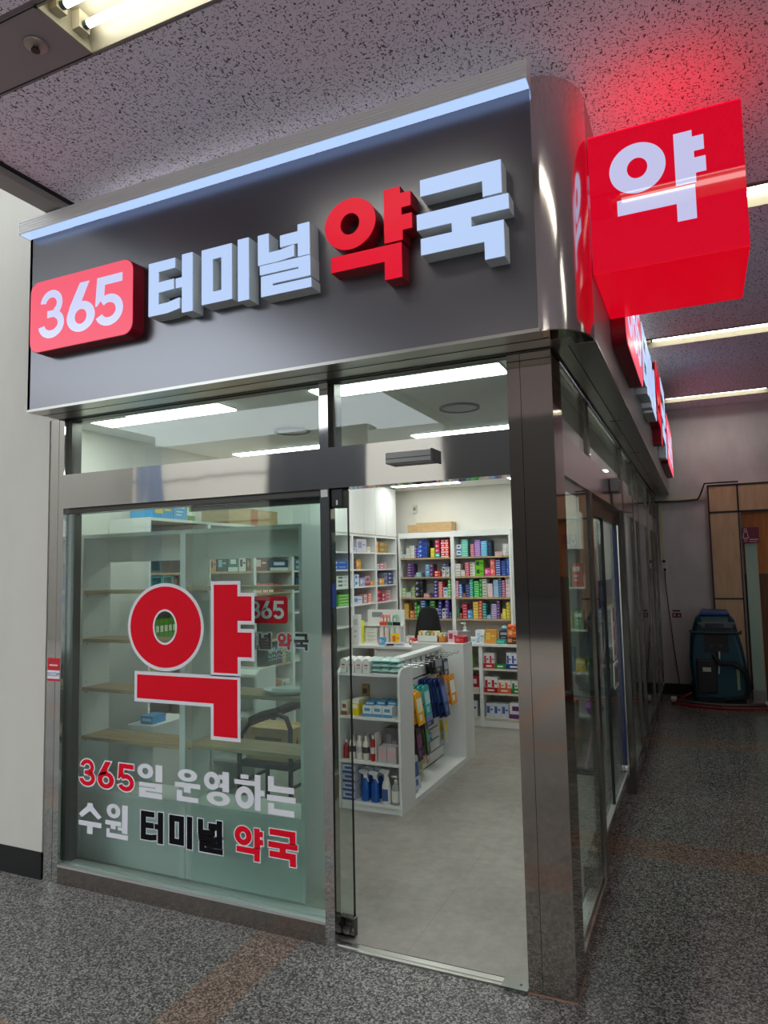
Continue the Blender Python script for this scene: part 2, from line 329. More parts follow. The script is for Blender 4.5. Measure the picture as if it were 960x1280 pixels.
# arcade ceiling in boards of fissured tile, with smooth service strips that carry the lamps
ZC = 3.75
STR = [-3.67, -1.14, 1.39, 3.92, 6.45]
cm = MB(); edges = [-6.5]
for c in STR: edges += [c-.15, c+.15]
edges += [7.2]
for i in range(0, len(edges), 2):
    if edges[i+1] > edges[i]: cm.box(-2.515, 7.2, edges[i], edges[i+1], ZC, ZC+.06)
S(cm.build('ceiling', CEIL))
STRIP = mat((150, 138, 140), .55, name='service_strip_paint'); GROOVE = mat((30, 28, 28), .8)
FIX = [(0, -1.14, -1.55), (1, 1.39, .15), (2, 3.92, .15), (3, 6.45, .15), (4, -1.14, .15), (5, -3.67, -1.55), (6, -3.67, .15), (7, 1.39, 1.9), (8, 3.92, 1.9), (9, -1.14, 1.9)]
FL = 1.26
for i, c in enumerate(STR):
    mb = MB(); xs = sorted(x for _, y, x in FIX if abs(y-c) < .01); cur = -2.515
    for x in xs+[None]:
        e = x if x is not None else 7.2
        if e > cur: mb.box(cur, e, c-.13, c+.13, ZC-.004, ZC+.05, 0)
        cur = e+FL if x is not None else cur
    mb.box(-2.515, 7.2, c-.15, c-.13, ZC+.004, ZC+.05, 0); mb.box(-2.515, 7.2, c+.13, c+.15, ZC+.004, ZC+.05, 0)
    mb.box(-2.515, 7.2, c-.132, c-.128, ZC-.006, ZC-.003, 1); mb.box(-2.515, 7.2, c+.128, c+.132, ZC-.006, ZC-.003, 1)
    S(mb.build('ceiling_strip', [STRIP, GROOVE]))
S(MB().box(-2.535, -2.515, -6.5, 0, ZC-.012, ZC+.07, 1).box(-2.66, -2.535, -6.5, 0, ZC-.05, ZC+.3, 0).build('trim_1', [mat((150, 148, 142), .5), GROOVE]))
S(B('ceiling_atrium', (-14, -2.66, -6.5, .3, 6.2, 6.3), WHITE2))
S(MB().box(-14, -2.95, .0, .15, .14, 6.2).box(-2.95, -2.5, .0, .15, 2.62, 6.2).build('wall_left', CREAM))
S(B('baseboard_left', (-14, -2.95, -.004, .15, 0, .15), BLACK))
S(MB().box(-.15, 3.1, 7.1, 7.25, 0, 3.9).box(3.1, 7.2, 7.1, 7.25, 0, 3.9).build('wall_end', ENDWALL))
S(B('baseboard_end', (.0, .63, 7.085, 7.1, 0, .14), RUBBER))
S(B('wall_right', (7.0, 7.2, -6.5, 7.1, 0, 3.9), ENDWALL))
S(B('wall_back', (-3.3, -.12, 5.22, 5.3, 0, 2.72), SHOPWALL))
S(B('wall_shop_left', (-3.36, -3.24, .16, 5.3, 0, 2.72), SHOPWALL))
S(B('wall_behind', (-.9, -.12, 5.3, 7.1, 0, 3.7), mat((95, 94, 92), .8)))
ZI = 2.69
PAN = [(-3.0, -1.98, .43), (-1.38, -.31, .43), (-2.98, -2.02, 1.9), (-1.38, -.31, 1.9), (-2.8, -1.95, 3.35), (-1.38, -.31, 3.35), (-2.78, -1.95, 4.65), (-1.38, -.31, 4.65)]
S(B('ceiling_shop', (-3.3, -.1, .1, 5.3, ZI, ZI+.06), SHOPCEIL))

# the street side that the glass and steel mirror: an office front across the road
S(MB().box(-16, -10.8, -15, -14, 0, 5.7, 0).box(-10.8, -7.6, -14.6, -14, 0, 5.7, 2).box(-7.6, -5.4, -15, -14, 0, 5.5, 0).box(-5.4, 9, -15, -14, 0, 6.4, 1)
  .box(-16, -10.8, -14.01, -13.98, 3.2, 3.24, 2).box(-16, -10.8, -14.01, -13.98, 4.6, 4.64, 2).box(-15.4, -14.8, -14.05, -13.9, 0, 5.7, 3).box(-16, 9, -13.99, -13.5, 0, .9, 2)
  .build('wall_street', [mat((206, 200, 188), .7), mat((30, 27, 26), .6), mat((40, 42, 46), .5), mat((120, 132, 156), .5)]))
S(B('wall_far_left', (-16.2, -16, -15, .2, 0, 6.3), mat((150, 146, 138), .8)))

# ------------------------------------------------------------------ fluorescent ceiling lights of the arcade
TUBE = glow((255, 252, 244), TUBE_L, name='fluorescent_tube'); PAN_IN = mat((150, 145, 124), .4, name='enamel_reflector')
fixlab = {0: 'recessed twin tube ceiling light at the top edge above the storefront', 1: 'twin tube ceiling light just right of the red cube sign', 2: 'nearer of two tube lights beyond the side sign letters', 3: 'far tube ceiling light next to the end wall'}
def fixture(i, c, x):
    t = T('ceiling_light', fixlab.get(i, 'twin tube ceiling light out of the picture overhead'), 'ceiling light', (x, c, ZC-.02), 'recessed tube lights of the arcade ceiling')
    MB().box(x, x+FL, c-.13, c+.13, ZC+.09, ZC+.10).box(x, x+.012, c-.13, c+.13, ZC-.008, ZC+.1).box(x+FL-.012, x+FL, c-.13, c+.13, ZC-.008, ZC+.1)\
        .prism([(c-.13, ZC-.008), (c-.122, ZC-.008), (c-.085, ZC+.09), (c-.13, ZC+.09)], 'x', x, x+FL).prism([(c+.13, ZC-.008), (c+.122, ZC-.008), (c+.085, ZC+.09), (c+.13, ZC+.09)], 'x', x, x+FL).build('reflector_tray', PAN_IN, t)
    for d in (-.052, .052):
        tb = MB().cyl((x+.055, c+d, ZC+.04), (x+FL-.055, c+d, ZC+.04), .0145).build('tube', TUBE, t, smooth=True)
        for a, b, e, g in ((x+.012, x+.05, x+.045, x+.07), (x+FL-.05, x+FL-.012, x+FL-.07, x+FL-.045)):
            MB().prism([(c+d-.028, ZC+.09), (c+d-.024, ZC+.02), (c+d+.024, ZC+.02), (c+d+.028, ZC+.09)], 'x', a, b).build('lamp_holder', mat((196, 188, 160), .5), t)
            MB().cyl((e, c+d, ZC+.04), (g, c+d, ZC+.04), .0155).build('tube_cap', mat((40, 70, 70), .4), tb)
for i, c, x in FIX: fixture(i, c, x)
t = T('sprinkler_head', 'small recessed sprinkler in the smooth ceiling strip', 'sprinkler', (-1.7, -1.14, ZC-.03))
MB().lathe([(.0, .018), (.034, .018), (.042, .021), (.045, .027), (.0, .027)], (-1.7, -1.14, ZC-.034), 24).build('escutcheon', mat((165, 150, 140), .4, .3), t, smooth=True)
MB().lathe([(.0, -.010), (.017, -.010), (.017, -.006), (.006, -.004), (.008, .0), (.012, .01)], (-1.7, -1.14, ZC-.022), 16).build('deflector', mat((60, 55, 50), .3, 1.), t, smooth=True)

# ------------------------------------------------------------------ shop ceiling lights
LED = glow((246, 255, 250), PANEL_L, name='led_panel')
for i, (a, b, c) in enumerate(PAN):
    nm = ['front left end', 'front right end', 'second row left', 'second row right', 'third row left', 'third row right', 'back row left', 'back row right'][i]
    t = T('led_panel', 'slim white panel light in shop ceiling, '+nm, 'ceiling light', ((a+b)/2, c, ZI-.012), 'panel lights of the shop ceiling')
    B('panel_frame', (a, b, c-.1, c+.1, ZI-.006, ZI), ALUW, t); B('diffuser', (a+.008, b-.008, c-.092, c+.092, ZI-.012, ZI-.005), LED, t)
for k, (x, y, w) in enumerate([(-.78, 1.15, 'the right'), (-2.05, 1.25, 'the left')]):
    t = T('ceiling_speaker', 'round flush grille in shop ceiling behind '+w+' transom pane', 'speaker', (x, y, ZI-.012), 'round ceiling grilles in the shop')
    MB().hoop(ell(x, y, .125, .125, 32), ell(x, y, .108, .108, 32), 'z', ZI-.012, ZI).build('rim', mat((120, 124, 122), .5), t)
    MB().prism(ell(x, y, .108, .108, 32), 'z', ZI-.006, ZI).build('grille', mat((205, 208, 205), .6), t)

# ------------------------------------------------------------------ storefront steel and glass (front)
ZR0, ZR1, ZS, ZK = 2.092, 2.289, 2.62, .102
w = T('window_1', None, None, (-1.97, .05, 0), kind='structure')
MB().box(-2.937, -2.872, 0, .12, 0, ZS).box(-2.868, -2.827, 0, .12, 0, ZS).box(-2.872, -2.868, .004, .1, 0, ZS).build('post', STEEL, w)
MB().box(-2.827, -1.12, 0, .1, 0, ZK-.012).build('kick_plate', m_steel('scuffed_steel', (146, 138, 130), .16, .02), w)
MB().box(-2.827, -1.12, -.002, .022, ZK-.012, ZK).box(-2.827, -1.12, .046, .1, ZK-.012, ZK).box(-2.827, -1.12, .02, .05, ZK-.012, ZK-.008).build('sill_rail', ALUW, w)
MB().box(-2.827, -2.79, .05, .1, ZK, ZR0).box(-2.827, -1.12, .02, .1, ZR0-.03, ZR0).build('reveal', mat((70, 68, 64), .3, .8), w)
B('pane', (-2.822, -1.122, .03, .038, ZK-.006, ZR0-.01), GLASSG, w)
w2 = T('window_2', None, None, (-1.5, .05, ZR1), kind='structure')
for a, b in ((-2.827, -1.12), (-1.071, -.19)): B('pane', (a, b, .034, .042, ZR1, ZS-.012), GLASS, w2)
MB().box(-2.827, -.19, 0, .1, ZR0, ZR1).build('rail', STEEL, w2)
MB().box(-1.12, -1.071, .0, .08, ZR1, ZS).build('mullion', STEEL, w2)
MB().box(-2.827, -2.80, .03, .1, ZR1, ZS).box(-1.071, -1.05, .03, .1, ZR1, ZS).box(-2.827, -.19, .01, .06, ZS-.012, ZS).build('reveal', mat((70, 68, 64), .3, .8), w2)
S(B('trim_2', (-1.12, -1.071, 0, .06, 0, ZR0), STEEL))
c = T('column_corner', None, None, (-.1, .1, 0), kind='structure')
MB().box(-.19, -.134, -.004, .2, 0, ZS).build('jamb_cladding', DARKSTEEL, c)
MB().box(-.132, 0, -.004, .2, 0, ZS).build('pillar_cladding', DARKSTEEL, c)
B('joint', (-.135, -.131, .004, .19, 0, ZS), BLACK, c); B('base_seal', (-.192, .003, -.009, .2, 0, .006), mat((150, 116, 98), .8), c)
tag(MB().box(-1.071, -.192, -.006, .05, 0, .008).box(-1.071, -.192, .012, .03, .008, .012).build('threshold_strip', ALU), 'thin metal threshold strip across the open front doorway', 'threshold')
t = T('floor_plate', 'square steel floor plate at the foot of the corner pillar', 'floor plate', (-.245, .02, 0))
B('plate', (-.30, -.192, -.02, .06, .008, .014), mat((120, 122, 118), .3, .9), t); MB().cyl((-.225, .015, .012), (-.225, .015, .0155), .006).build('screw', BLACK, t)
# sliding glass leaf, pushed open behind the fixed pane
d = T('door_1', None, None, (-1.5, .1, 0), kind='structure')
B('pane', (-1.968, -1.022, .095, .105, .1, 2.04), GLASS, d)
MB().box(-1.968, -1.022, .085, .115, 2.035, 2.088).build('top_rail', mat((62, 60, 57), .25, .9), d)
MB().box(-1.02-.075, -1.015, .082, .118, .012, .098).build('bottom_clamp', mat((96, 94, 90), .2, 1.), d, bevel=.003)
MB().cyl((-1.05, .066, .05), (-1.05, .082, .05), .018, .02, 20).build('lock_cylinder', mat((130, 128, 124), .25, 1.), d, smooth=True)
B('edge_strip', (-1.0225, -1.018, .094, .106, .1, 2.04), BLACK, d)
t = T('door_controller', 'small black box at top of centre post beside the door', 'door controller', (-1.035, .05, 1.99))
MB().box(-1.07, -1.005, .015, .082, 2.0, 2.092).build('housing', BLACK, t, bevel=.006); B('mark', (-1.04, -1.032, .013, .015, 2.012, 2.035), mat((210, 215, 220), .4), t)
tag(B('paper_sticker', (-1.115, -1.078, -.0012, 0, 2.052, 2.088), mat((222, 222, 218), .6)), 'tiny white square sticker at top of the centre post', 'sticker')
t = T('motion_sensor', 'long grey motion sensor bar on steel rail over the doorway', 'sensor', (-.635, 0, 2.172))
MB().box(-.748, -.524, -.055, 0, 2.175, 2.226).build('housing', mat((140, 140, 138), .35, .5), t, bevel=.004); B('seam', (-.745, -.527, -.0565, -.054, 2.196, 2.199), BLACK, t); B('end_cap', (-.528, -.52, -.058, 0, 2.172, 2.229), mat((70, 70, 70), .4), t)

# ------------------------------------------------------------------ fascia sign board
FX0, FY, FZ0, FZ1, SX = -2.853, -.232, 2.62, 3.613, .18
f = T('shop_fascia', 'charcoal grey fascia board carrying the lit shop name letters', 'fascia sign board', (-1.3, 0, FZ0))
MB().box(FX0, 0, FY, FY+.02, FZ0, FZ1).box(FX0, FX0+.02, FY, -.003, FZ0, FZ1).build('front_panel', FASCIA, f)
B('side_panel', (SX-.02, SX, .0, 7.09, FZ0, FZ1+.06), FASCIAS, f)
MB().box(FX0, 0, FY+.004, -.003, FZ0-.005, FZ0).box(0, SX-.004, 0, 7.09, FZ0-.005, FZ0).box(FX0, 0, FY-.004, FY+.003, FZ0-.006, FZ0+.008).box(SX-.003, SX+.003, 0, 7.09, FZ0-.006, FZ0+.008).box(0, .1, -.1, 0, FZ0-.005, FZ0).build('soffit', ALU, f)
sm = MB().box(FX0, .02, -.135, -.131, FZ0-.0065, FZ0-.004).box(.072, .076, 0, 7.09, FZ0-.0065, FZ0-.004).box(FX0, -.0, -.02, .0, FZ0-.008, FZ0-.004).box(0, .012, .0, 7.09, FZ0-.008, FZ0-.004)
for yy in (1.7, 3.1, 4.6, 6.1): sm.box(.04, .11, yy, yy+.012, FZ0-.0065, FZ0-.004)
sm.build('soffit_joint', BLACK, f)
cp = MB().box(FX0-.004, 0.004, -.30, FY, 3.617, 3.694)
for k in range(5): cp.box(FX0-.004, .004, -.303, -.30, 3.622+k*.0145, 3.630+k*.0145)
cp.box(FX0-.007, FX0-.004, -.304, FY, 3.612, 3.696).box(.004, .007, -.304, FY, 3.612, 3.696)
cp.build('cap_profile', mat((240, 238, 236), .45, .15), f)
B('light_strip', (FX0, 0, -.296, FY-.006, 3.611, 3.6165), glow((172, 200, 255), 1.15, name='cool_led_strip'), f)
cc = MB(); prof = [(SX*math.sin(a), FY+SX*0-(-FY)*0 + (-FY)*(1-math.cos(a))) for a in [math.pi/2*i/20 for i in range(21)]]
inn = [(p[0]-.004, p[1]+.004) for p in prof]; cc.prism(prof+[(SX-.02, 0.0)]+[(0., FY+.02)], 'z', FZ0+.0, 3.66)
cc.build('corner_column', CHROME, f, smooth=True)
MB().prism([(0, FY+.004)]+[(p[0]*.985, p[1]+.002) for p in prof[1:]]+[(0, 0)], 'z', FZ0-.004, FZ0+.001).build('column_base', DARKSTEEL, f)

FACEW = glow((190, 214, 255), .93, (40, 40, 44), .35, .25, name='lit_white_letter'); FACER = glow((236, 12, 48), .86, (60, 4, 10), .35, .25, name='lit_red_letter'); FACEP = glow((250, 92, 116), .93, (60, 20, 24), .3, .25, name='lit_pink_red_face')
FACEV = glow((212, 218, 255), .9, (40, 40, 44), .15, name='lit_violet_white')
RETW = mat((216, 224, 228), .45); RETR = mat((150, 10, 32), .4)
YF = -.315
def letters(name, label, gl, x0, x1, z0, z1, red, ax='y', a=FY-.001, b=YF, group='lit letters on the front fascia', flip=False):
    # solid return carrying a thin lit acrylic face
    loc = ((x0+x1)/2, (a+b)/2, z0) if ax == 'y' else ((a+b)/2, (x0+x1)/2, z0)
    t = T('channel_letter', label, 'sign letter', loc, group); e = (b-a)*.05
    m = MB(); glyph(m, gl, x0, x1, z0, z1, ax, a, b-e*.9, flip=flip); m.build('letter_return', RETR if red else RETW, t)
    m = MB(); glyph(m, gl, x0, x1, z0, z1, ax, b-e*.9, b, -.0012, flip=flip); m.build('letter_face', FACER if red else FACEW, t)
    return t
for gl, lb, red in (('teo', 'first white lit letter right of the red 365 box, front fascia', 0), ('mi', 'second white lit letter after the 365 box, square with upright', 0), ('neol', 'third white lit letter after the 365 box, front fascia', 0), ('yak', 'large red lit letter on the front fascia', 1), ('guk', 'large white lit letter at right end of front fascia', 0)):
    letters('l', lb, gl, *gbox(G[gl]), red)
def sign365(label, x0, x1, z0, z1, ax, a, b, face, group=None, dg=None):
    loc = ((x0+x1)/2, (a+b)/2, z0) if ax == 'y' else ((a+b)/2, (x0+x1)/2, z0); e = (b-a)*.06
    t = T('number_sign_box', label, 'sign box', loc, group); r = (z1-z0)*.15
    MB().prism(rrect(x0, x1, z0, z1, r), ax, a, b-e).build('box_return', mat((140, 8, 34), .4), t)
    MB().prism(rrect(x0+.003, x1-.003, z0+.003, z1-.003, r), ax, b-e, b).build('lit_panel', face, t)
    w, h = x1-x0, z1-z0; m = MB()
    for g, u0, u1 in (('3', .093, .352), ('6', .380, .652), ('5', .655, .915)): glyph(m, g, x0+w*u0, x0+w*u1, z0+h*.165, z0+h*.835, ax, b, b+(b-a)*.012)
    m.build('digits', FACEV, t)
    return t
sign365('red rounded 365 box at the left end of front fascia', -2.741, -2.005, 2.908, 3.302, 'y', FY-.001, YF, FACEP)
# the same set along the side fascia
sg = 'lit letters along the side fascia'
SA, SB = SX+.001, SX+.076
sign365('red 365 box on side fascia nearest the cube sign', .62, 1.68, 2.79, 3.34, 'x', SA, SB, FACEP)
for gl, y0, y1, z0, z1, red, lb in (('teo', 1.78, 2.20, 2.86, 3.27, 0, 'white lit letter beside the nearer 365 box, side fascia'), ('mi', 2.26, 2.66, 2.86, 3.27, 0, 'second white lit letter along the side fascia'), ('neol', 2.72, 3.14, 2.86, 3.27, 0, 'third white lit letter along the side fascia, before the red one'),
                                 ('yak', 3.28, 4.10, 2.79, 3.46, 1, 'red lit letter halfway along the side fascia'), ('guk', 4.20, 5.0, 2.79, 3.50, 0, 'white lit letter past the red one, side fascia')):
    letters('l', lb, gl, y0, y1, z0, z1, red, 'x', SA, SB, sg)
sign365('red 365 box at far end of side fascia', 5.2, 6.75, 2.79, 3.36, 'x', SA, SB, FACEP)
# red cube sign
CX0, CX1, CY0, CY1, CZ0, CZ1 = .186, .762, 0.0, .575, 2.892, 3.486
CUBE = glow((224, 4, 40), .84, (40, 2, 6), .03, spec=.3, name='lit_red_acrylic'); CUBEB = glow((225, 0, 30), .80, (60, 2, 8), .2, name='lit_red_underside')
q = T('cube_sign', 'projecting red lit cube sign with one big white letter', 'sign', ((CX0+CX1)/2, 0, CZ0))
MB().box(CX0, CX1, CY0, CY1, CZ0+.006, CZ1-.006).build('box', CUBE, q)
B('underside', (CX0+.002, CX1-.002, CY0+.002, CY1-.002, CZ0, CZ0+.006), CUBEB, q)
B('top_panel', (CX0+.002, CX1-.002, CY0+.002, CY1-.002, CZ1-.006, CZ1), glow((225, 0, 40), 2.0, (60, 2, 8), name='lit_red_top'), q)
CW = glow((214, 214, 255), .80, (40, 40, 46), .03, name='lit_lilac_letter')
m = MB(); glyph(m, 'yak', .268, .628, 3.045, 3.410, 'y', CY0, CY0-.002); m.build('front_letter', CW, q)
m = MB(); glyph(m, 'yak', CY0+.04, CY1-.04, 3.03, 3.38, 'x', CX0, CX0-.002, flip=True); m.build('left_letter', CW, q)
m = MB(); glyph(m, 'yak', CY0+.04, CY1-.04, 3.03, 3.38, 'x', CX1, CX1+.002); m.build('right_letter', CW, q)
MB().box(SX+.001, CX0, .12, .25, 2.95, 3.01).box(SX+.001, CX0, .12, .25, 3.30, 3.36).build('bracket', BLACK, q)

# ------------------------------------------------------------------ side front: stiles, rails, panes
w = T('window_3', None, None, (-.03, 3.6, 0), kind='structure')
POSTS = [(.95, 1.09), (2.68, 2.82), (3.55, 3.65), (4.1, 4.2), (5.3, 5.42), (6.2, 6.3), (6.98, 7.09)]
for i, (a, b) in enumerate(POSTS): B('post', (-.045, .0 if i else -.004, a+.03, b-.02, 0, ZS), mat((128, 124, 116), .22, 1., name='brushed_stile'), w)
MB().box(-.05, -.002, .2, 7.09, ZR0+.01, ZR1).build('rail', m_steel('rail_steel', (225, 220, 224), .14, .01), w)
MB().box(-.05, -.006, .2, 7.09, ZS-.02, ZS).build('head', ALU, w)
kp = MB().box(-.09, .0, .2, 1.09, 0, .085).box(-.11, -.035, 1.09, 2.82, 0, .17).box(-.09, .0, 2.82, 7.09, 0, .14)
kp.build('kick_plate', DARKSTEEL, w)
MB().box(-.07, -.02, .2, .95, .085, .1).box(-.09, -.045, 1.09, 2.68, .17, .183).box(-.07, -.02, 2.82, 6.98, .14, .155).build('sill_rail', ALUW, w)
gaps = [(.2, .95)]+[(POSTS[i][1], POSTS[i+1][0]) for i in range(6)]
for i, (a, b) in enumerate(gaps):
    if i != 1: B('pane', (-.022, -.014, a-.02, b+.03, .1 if i == 0 else .155, ZR0+.012), SIDEGLASS, w)
    B('transom_pane', (-.022, -.014, a-.02 if i else a, b+.03, ZR1, ZS-.03), SIDEGLASS, w)
MB().box(-.07, -.03, .2, .23, .1, ZR0+.01).box(-.07, -.03, .2, .95, ZR0-.02, ZR0+.012).build('bead', mat((90, 88, 82), .3, .8), w)
d = T('door_2', None, None, (-.06, 1.9, 0), kind='structure')
MB().box(-.08, -.04, 1.09, 2.68, 2.0, ZR0+.01).build('top_rail', mat((50, 48, 46), .25, .9), d)
B('pane', (-.07, -.06, 1.1, 1.95, .185, 2.0), SIDEGLASS, d); B('sliding_pane', (-.062, -.052, 1.85, 2.67, .185, 2.0), SIDEGLASS, d)
MB().box(-.066, -.048, 1.845, 1.86, .185, 2.0).build('edge_strip', BLACK, d)
B('stile', (-.075, -.05, 2.60, 2.68, .185, 2.0), mat((28, 52, 120), .3, name='blue_edge_film'), d)
for yy in (1.22, 2.5): MB().cyl((-.05, yy, .24), (-.03, yy, .24), .02, n=16).build('lock_cylinder', ALUW, d, smooth=True)
B('bottom_clamp', (-.078, -.045, 1.1, 1.18, .185, .25), mat((96, 94, 90), .25, 1.), d)
B('floor_clamp', (-.09, -.03, .80, .92, .1, .2), mat((110, 108, 102), .3, 1.), w)
t = T('door_sensor', 'grey cube shaped sensor on rail above the side door', 'sensor', (.03, 1.97, 2.19))
MB().box(.0, .055, 1.90, 2.08, 2.185, 2.275).build('housing', mat((140, 140, 140), .45), t, bevel=.006); B('lens', (.055, .058, 1.93, 2.05, 2.2, 2.25), mat((80, 80, 82), .2), t)
tag(MB().tube([(.003, 1.98, 2.18), (.003, 2.0, 2.10), (.004, 2.3, 2.09), (.004, 3.35, 2.14), (.004, 3.6, 2.16)], .006).build('sensor_cable', mat((120, 116, 106), .5)), 'thin cable trailing from sensor along the side rail', 'cable')

# hanging posters and notices behind the side glass
def poster(name, label, y0, y1, z0, z1, x, c, bits):
    t = T(name, label, 'poster', (x, (y0+y1)/2, z0)); B('sheet', (x-.002, x, y0, y1, z0, z1), mat(c, .5), t)
    for k, (a, b, e, g, cc) in enumerate(bits): B('print', (x, x+.0008, y0+(y1-y0)*a, y0+(y1-y0)*b, z0+(z1-z0)*e, z0+(z1-z0)*g), mat(cc, .5), t)
poster('wall_poster', 'blue and white poster with yellow band inside side door', 1.45, 2.5, 1.42, 1.60, -.085, (60, 86, 190), [(.0, .25, 0, 1, (200, 206, 226)), (.35, .6, .25, .8, (220, 224, 238)), (.66, 1, 0, .35, (232, 196, 30)), (.75, .92, .5, .9, (200, 90, 80))])
poster('glass_notice', 'tall white notice with red vertical writing on side door', 2.12, 2.26, 1.05, 1.42, -.048, (226, 218, 214), [(.25, .75, .70, .95, (196, 60, 50)), (.3, .7, .36, .62, (196, 60, 50)), (.3, .7, .08, .28, (180, 70, 60))])
poster('glass_sign', 'black and white lettered sticker below red notice, side door', 2.10, 2.34, .86, 1.03, -.048, (220, 220, 216), [(.08, .28, .1, .9, (20, 20, 20)), (.38, .56, .2, .8, (20, 20, 20)), (.66, .9, .1, .9, (20, 20, 20))])
poster('glass_banner', 'long white banner with dark red lettering on far side pane', 5.5, 6.1, .45, 1.75, -.03, (186, 184, 186), [(.3, .7, .74, .86, (150, 60, 90)), (.3, .7, .55, .68, (150, 60, 90)), (.3, .7, .36, .49, (150, 60, 90)), (.3, .7, .17, .30, (150, 60, 90))])

# ------------------------------------------------------------------ decals on the front glass
DEC = .0292
DW = mat((236, 236, 240), .6, 0., .1, name='white_vinyl'); DR = mat((238, 20, 42), .6, 0., .1, name='red_vinyl'); DK = mat((18, 18, 20), .6, 0., .1, name='black_vinyl')
t = T('big_letter_decal', 'huge red letter with white outline stuck on front window', 'window decal', (-1.95, DEC, .86))
def decal(t, gl, x0, x1, z0, z1, face, grow, y=DEC, part='character'):
    if grow:
        m = MB(); glyph(m, gl, x0, x1, z0, z1, 'y', y, y-.0004, grow); m.build(part+'_outline', DW, t)
    m = MB(); glyph(m, gl, x0, x1, z0, z1, 'y', y-(.0004 if grow else 0), y-.0008); m.build(part, face, t)
m1 = MB(); m2 = MB()
for mm, g_, a, b in ((m1, .018, DEC, DEC-.0004), (m2, 0, DEC-.0004, DEC-.0008)):
    mm.hoop(ell(-2.094, 1.42, .241+g_, .215+g_), ell(-2.094, 1.42, .074-g_*.6+.008, .086-g_*.6+.008), 'y', a, b)
    for P in ([(-1.772, 1.641), (-1.623, 1.641), (-1.623, 1.581), (-1.538, 1.581), (-1.538, 1.458), (-1.623, 1.458), (-1.623, 1.4), (-1.538, 1.4), (-1.538, 1.277), (-1.623, 1.277), (-1.623, 1.194), (-1.772, 1.194)],
              [(-2.284, 1.164), (-1.625, 1.164), (-1.625, .876), (-1.773, .876), (-1.773, 1.038), (-2.284, 1.038)]):
        G['_'] = [('p', P)]; glyph(mm, '_', min(p[0] for p in P), max(p[0] for p in P), min(p[1] for p in P), max(p[1] for p in P), 'y', a, b, g_)
m1.build('outline', DW, t); m2.build('character', DR, t)
t = T('window_lettering', 'upper line of window writing, red 365 then white characters', 'window lettering', (-2.0, DEC, .52))
for g, x0, x1 in (('3', -2.70, -2.582), ('6', -2.562, -2.442), ('5', -2.414, -2.30)): decal(t, g, x0, x1, .54, .683, DR, .007)
for g, x0, x1, z0, z1 in (('il', -2.276, -2.106, .525, .698), ('un', -2.022, -1.857, .533, .696), ('yeong', -1.834, -1.673, .537, .705), ('ha', -1.645, -1.467, .54, .71), ('neun', -1.453, -1.291, .533, .712)): decal(t, g, x0, x1, z0, z1, DW, 0)
t = T('window_lettering', 'lower line of window writing, white, black and red characters', 'window lettering', (-2.0, DEC, .28))
for g, x0, x1, z0, z1 in (('su', -2.70, -2.53, .285, .45), ('won', -2.502, -2.339, .286, .465)): decal(t, g, x0, x1, z0, z1, DW, 0)
for g, x0, x1, z0, z1, mm in (('teo', -2.25, -2.098, .30, .458, DK), ('mi', -2.058, -1.908, .30, .460, DK), ('neol', -1.872, -1.717, .30, .462, DK), ('yak', -1.645, -1.476, .30, .457, DR), ('guk', -1.447, -1.282, .305, .466, DR)): decal(t, g, x0, x1, z0, z1, mm, .005)
t = T('door_decal', 'small red 365 and pharmacy name decal on sliding door glass', 'window decal', (-1.5, .094, 1.3))
YD = .0945
MB().prism(rrect(-1.70, -1.366, 1.442, 1.578, .018), 'y', YD, YD-.0004).build('number_panel', DR, t)
for g, x0, x1 in (('3', -1.598, -1.530), ('6', -1.524, -1.459), ('5', -1.452, -1.388)): decal(t, g, x0, x1, 1.464, 1.555, DW, 0, YD-.0004)
for g, x0, x1, mm in (('teo', -1.72, -1.65, DK), ('mi', -1.635, -1.56, DK), ('neol', -1.541, -1.466, DK), ('yak', -1.427, -1.345, DR), ('guk', -1.327, -1.249, DK)): decal(t, g, x0, x1, 1.312, 1.394, mm, .006, YD)
t = T('security_sticker', 'red, white and blue security sticker on left steel post', 'sticker', (-2.88, 0, 1.10))
B('sheet', (-2.93, -2.832, -.0008, 0, 1.105, 1.235), mat((206, 24, 44), .4), t); B('white_band', (-2.93, -2.832, -.0012, -.0008, 1.118, 1.165), mat((236, 236, 238), .4), t)
def text(body, size, loc, rot, m, parent, ext=.0003):
    c = bpy.data.curves.new('lettering', 'FONT'); c.body = body; c.size = size; c.extrude = ext; c.align_x = 'CENTER'; c.align_y = 'CENTER'
    o = bpy.data.objects.new('lettering', c); COL.objects.link(o); c.materials.append(m)
    bpy.context.view_layer.update()
    me = bpy.data.meshes.new_from_object(o.evaluated_get(bpy.context.evaluated_depsgraph_get())); bpy.data.objects.remove(o)
    o = bpy.data.objects.new('lettering', me); COL.objects.link(o)
    q = parent; off = Vector((0, 0, 0))
    while q is not None: off += q.location; q = q.parent
    o.parent = parent; o.location = Vector(loc)-off; o.rotation_euler = rot
    return o
FR = (math.pi/2, 0, 0)
text('SECOM', .030, (-2.881, -.0016, 1.142), FR, mat((24, 60, 168), .4), t); B('small_print', (-2.915, -2.85, -.0012, -.0008, 1.19, 1.198), mat((240, 220, 220), .4), t)

